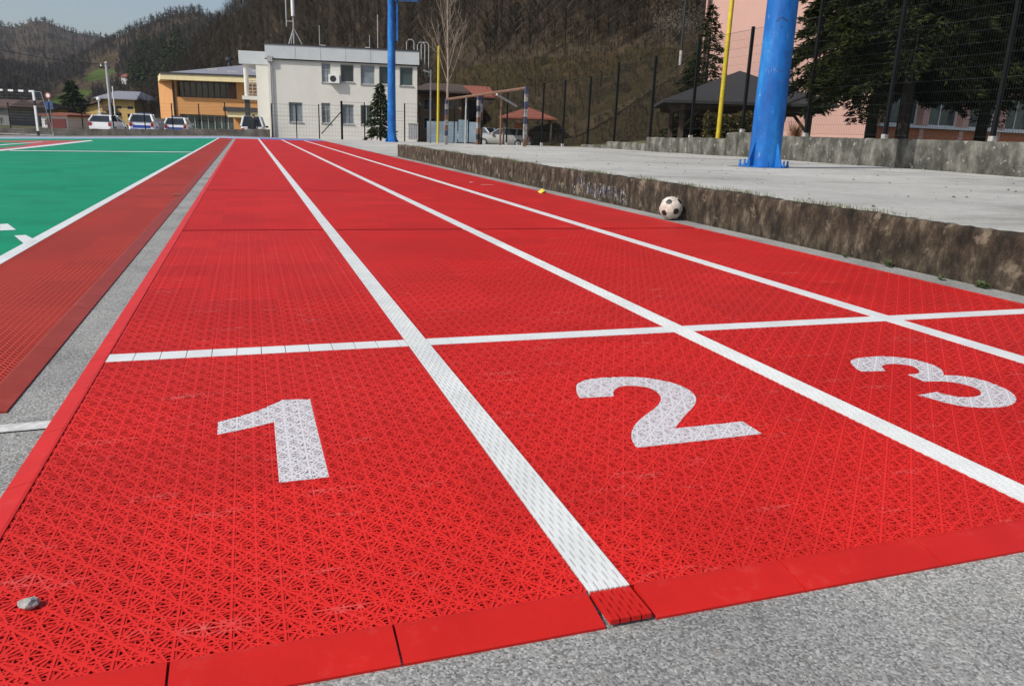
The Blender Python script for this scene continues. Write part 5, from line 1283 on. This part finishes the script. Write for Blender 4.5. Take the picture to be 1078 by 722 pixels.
# ------------------------------------------------------------------ cars
def car(label, P_, heading, paint, L=4.2, W=1.75, H=1.47, kind='hatch', livery=None, name='parked_car', cat='car', m_r=None):
    """x = forward"""
    t = thing(name, label, cat, tuple(P_), heading, 'cars parked beyond the sports ground')
    hwid = W/2; nose = L/2; tail = -L/2
    if kind == 'jeep': tops = [(tail, .95), (tail+.06, 1.0), (.75, 1.0), (nose-.1, .92), (nose, .80)]; roof = [(tail+.08, 1.0), (tail+.14, H), (.35, H), (.85, 1.0)]
    elif kind == 'wagon': tops = [(tail, .72), (tail+.08, .92), (.7, .94), (nose-.35, .80), (nose, .55)]; roof = [(tail+.14, .92), (tail+.55, H-.04), (-.3, H), (.25, H-.06), (1.0, .93)]
    else: tops = [(tail, .70), (tail+.07, 1.01), (.85, .98), (nose-.3, .80), (nose, .5)]; roof = [(tail+.10, 1.0), (tail+.60, H-.07), (-.35, H), (.15, H-.07), (1.05, .97)]
    def section(x, zb, zt_, w0, w1): return [(x, -w0*.9, zb), (x, -w0, zb+.16), (x, -w0, zb+(zt_-zb)*.62), (x, -w1, zt_), (x, w1, zt_), (x, w0, zb+(zt_-zb)*.62), (x, w0, zb+.16), (x, w0*.9, zb)]
    V = []; F = []; xs_ = np.linspace(tail, nose, 22)
    for x in xs_:
        z = float(np.interp(x, [p[0] for p in tops], [p[1] for p in tops])); e = min(1, (nose-abs(x))/.35); w0 = hwid*(.86+.14*math.sqrt(max(0, e)))
        V += section(x, .22, z, w0, w0*.93)
    for i in range(21): F += [(i*8+k, (i+1)*8+k, (i+1)*8+(k+1) % 8, i*8+(k+1) % 8) for k in range(8)]
    F += [tuple(range(8)), tuple(range(168, 176))]
    mb = MB(); mb.v = V; mb.f = F; body = mb.build('body', paint, t, True)
    # glasshouse in glass, roof skin and pillars in paint
    rx = [p[0] for p in roof]; rz_ = [p[1] for p in roof]; base = lambda x: .94
    def w_at(z): return hwid*(.93-.25*(z-.93)/(H-.93))
    mb = MB(); n = len(roof); V = [(x, -w_at(z), z) for x, z in roof]+[(x, w_at(z), z) for x, z in roof]
    mb.add(V, [tuple(range(n)), tuple(range(2*n-1, n-1, -1))]+[(i, n+i, n+i+1, i+1) for i in range(n-1)]); mb.build('windows', m_gl, t)
    mb = MB()
    top = [p for p in roof if p[1] > H-.12]
    for (a, za), (b, zb) in zip(top[:-1], top[1:]):
        wa, wb = w_at(za)+.012, w_at(zb)+.012; mb.add([(a, -wa, za+.012), (b, -wb, zb+.012), (b, wb, zb+.012), (a, wa, za+.012), (a, -wa, za-.10), (b, -wb, zb-.10), (b, wb, zb-.10), (a, wa, za-.10)], [(0, 1, 2, 3), (0, 4, 5, 1), (3, 2, 6, 7), (0, 3, 7, 4), (1, 5, 6, 2)])
    mb.build('roof', paint, t)
    pil = [(roof[0], roof[1]), (roof[-1], roof[-2])]
    for s in (-1, 1):
        for (a, za), (b, zb) in pil: MB().tube([(a, s*(w_at(za)+.003), za), (b, s*(w_at(zb)+.003), zb)], .03 if kind == 'wagon' else .075, 6).build('pillar', paint, t)
        for x in ((-.15,) if kind != 'wagon' else (-.1, -1.2)): MB().tube([(x, s*(w_at(.94)+.003), .94), (x-.05, s*(w_at(H-.05)+.003), H-.05)], .04, 6).build('pillar', paint, t)
    for x in (L*.31, -L*.30):
        for s in (-1, 1):
            wh = MB().tube([(x, s*(hwid-.20), .31), (x, s*(hwid+.005), .31)], .31, 20).build('wheel', m_blk, t)
            MB().tube([(x, s*(hwid+.006), .31), (x, s*(hwid+.018), .31)], .19, 16).build('rim', m_grey, wh)
    mr = mat('tail_lamp_red', (.35, .02, .02), .3) if m_r is None else m_r
    for s in (-1, 1):
        zl = .78 if kind != 'jeep' else .72
        MB().box(tail-.015, tail+.06, s*hwid*.80-.10, s*hwid*.80+.10, zl-.13, zl+.13).build('tail_light', mr, t)
        MB().box(nose-.16, nose+.0, s*hwid*.66-.16, s*hwid*.66+.16, .56, .68).build('headlight', m_parapet, t)
        MB().box(.62, .80, s*(hwid+.09)-.09, s*(hwid+.09)+.09, .92, 1.06).build('mirror', m_blk if kind == 'jeep' else paint, t)
    MB().box(tail-.05, tail+.1, -hwid*.86, hwid*.86, .26, .48).build('rear_bumper', livery or paint, t)
    MB().box(nose-.1, nose+.04, -hwid*.80, hwid*.80, .26, .46).build('front_bumper', paint, t)
    MB().box(tail-.056, tail-.051 if kind != 'jeep' else tail-.051, -.26, .26, .36, .47).build('number_plate', m_wht, t)
    if livery:
        MB().box(tail-.012, tail-.004, -hwid*.66, hwid*.66, .55, .74).build('blue_band', livery, t)
        MB().box(-1.2, .9, -hwid-.006, -hwid-.001, .52, .72).box(-1.2, .9, hwid+.001, hwid+.006, .52, .72).build('side_stripe', livery, t)
        MB().box(-.35, -.05, -.5, .5, H+.014, H+.12).build('light_bar', m_navy, t)
    if kind == 'jeep':
        MB().tube([(tail-.2, 0, .80), (tail-.003, 0, .80)], .33, 20).build('spare_wheel', m_blk, t)
    return t
m_cw = mat('white_car_paint', (.72, .73, .74), .25, .03, 1); m_cs = mat('silver_car_paint', (.36, .36, .35), .4, .05, 1, metal=.1); m_cd = mat('dark_car_paint', (.03, .035, .04), .25, .1, 1)
m_pb = mat('police_blue', (.03, .09, .45), .35, .05, 2)
def cp(u, D, z=-.42): p = at(u, hv(u), D); return Vector((p.x, p.y, z))
LOS = lambda u: math.pi/2-yaw+math.atan((539-u)/838)
H0 = math.pi/2-yaw                          # heading straight away from the camera
car('white hatchback parked beside the utility pole, seen from behind at an angle', cp(113.5, 63, -.53), LOS(115)-R(16), m_cw)
car('white and blue patrol car with tall body, left of the orange building', cp(151.5, 60.5, -.44), LOS(150)-R(5), m_cw, 4.3, 1.8, 1.55, livery=m_pb)
car('white and blue patrol car with low roof, right in front of the orange building', cp(188, 65, -.54), LOS(188)-R(7), m_cw, 4.2, 1.75, 1.5, livery=m_pb)
car('dark car half hidden between the two patrol cars', cp(168, 72, -.62), H0+R(70), m_cd)
car('white boxy off-road car parked before the recessed balcony of the white building', cp(267, 61, -.50), LOS(267)-R(3), m_cw, 3.9, 1.7, 1.72, kind='jeep')
car('silver estate car parked sideways behind the goal frame', cp(530, 64, -.38), H0+R(80), m_cs, 4.6, 1.76, 1.46, kind='wagon')
car('blue-grey car partly hidden behind the striped post', cp(499, 66, -.38), H0+R(60), mat('bluegrey_car_paint', (.20, .25, .30), .3, .05, 1), 4.2)

# ------------------------------------------------------------------ person by the white off-road car
def person(label, P_, rz):
    t = thing('person', label, 'person', tuple(P_), rz)
    J = {'pelvis': (0, 0, .95), 'waist': (0, 0, 1.08), 'chest': (0, 0, 1.30), 'neck': (0, -.01, 1.47), 'head0': (0, -.015, 1.56), 'head1': (0, -.02, 1.68)}
    for s, n in ((1, 'l'), (-1, 'r')):
        J.update({n+'hip': (s*.09, 0, .90), n+'knee': (s*.105, -.02, .50), n+'ank': (s*.11, .02, .09), n+'toe': (s*.13, -.13, .03), n+'sh': (s*.18, 0, 1.40), n+'elb': (s*.25, .03, 1.12), n+'wr': (s*.24, -.05, .88), n+'ha': (s*.235, -.08, .78)})
    rad_ = dict(pelvis=.15, waist=.135, chest=.155, neck=.06, head0=.085, head1=.095)
    for n in 'lr': rad_.update({n+'hip': .09, n+'knee': .062, n+'ank': .045, n+'toe': .04, n+'sh': .07, n+'elb': .05, n+'wr': .038, n+'ha': .04})
    E = [('pelvis', 'waist'), ('waist', 'chest'), ('chest', 'neck'), ('neck', 'head0'), ('head0', 'head1')]
    for n in 'lr': E += [('pelvis', n+'hip'), (n+'hip', n+'knee'), (n+'knee', n+'ank'), (n+'ank', n+'toe'), ('chest', n+'sh'), (n+'sh', n+'elb'), (n+'elb', n+'wr'), (n+'wr', n+'ha')]
    ks = list(J); me = bpy.data.meshes.new('body'); me.from_pydata([J[k] for k in ks], [(ks.index(a), ks.index(b)) for a, b in E], [])
    o = bpy.data.objects.new('body', me); C.objects.link(o); o.parent = t
    sk = o.modifiers.new('skin', 'SKIN'); 
    for i, k in enumerate(ks): me.skin_vertices[0].data[i].radius = (rad_[k], rad_[k]*.8); me.skin_vertices[0].data[i].use_root = (k == 'pelvis')
    o.modifiers.new('sub', 'SUBSURF').levels = 1; o.modifiers['sub'].render_levels = 2
    m, nt_, b = newmat('dark_clothes_and_skin'); v = coords(nt_); sp = N(nt_, 'ShaderNodeSeparateXYZ'); nt_.links.new(v, sp.inputs[0])
    c = ramp(nt_, math_(nt_, 'DIVIDE', sp.outputs[2], 1.8), [(.0, (.02, .02, .02)), (.5, (.025, .028, .04)), (.55, (.02, .022, .026)), (.835, (.02, .022, .026)), (.84, (.42, .26, .19)), (1, (.42, .26, .19))])
    nt_.links.new(c, b.inputs['Base Color']); b.inputs['Roughness'].default_value = .85; me.materials.append(m)
    MB().ball((0, .012, 1.70), .105, 12, 8, .75).build('hair', m_wood, t, True)
    for s in (-1, 1): MB().ball((s*.035, -.105, 1.645), .014, 8, 6).build('eye', m_blk, t)
    MB().add([(0, -.135, 1.61), (-.018, -.1, 1.60), (.018, -.1, 1.60), (0, -.1, 1.645)], [(0, 1, 3), (0, 3, 2), (0, 2, 1), (1, 2, 3)]).build('nose', mat('skin', (.42, .26, .19), .7), t)
person('person in dark clothes standing by the white off-road car', cp(267.2, 57, -.42), -yaw+.3)
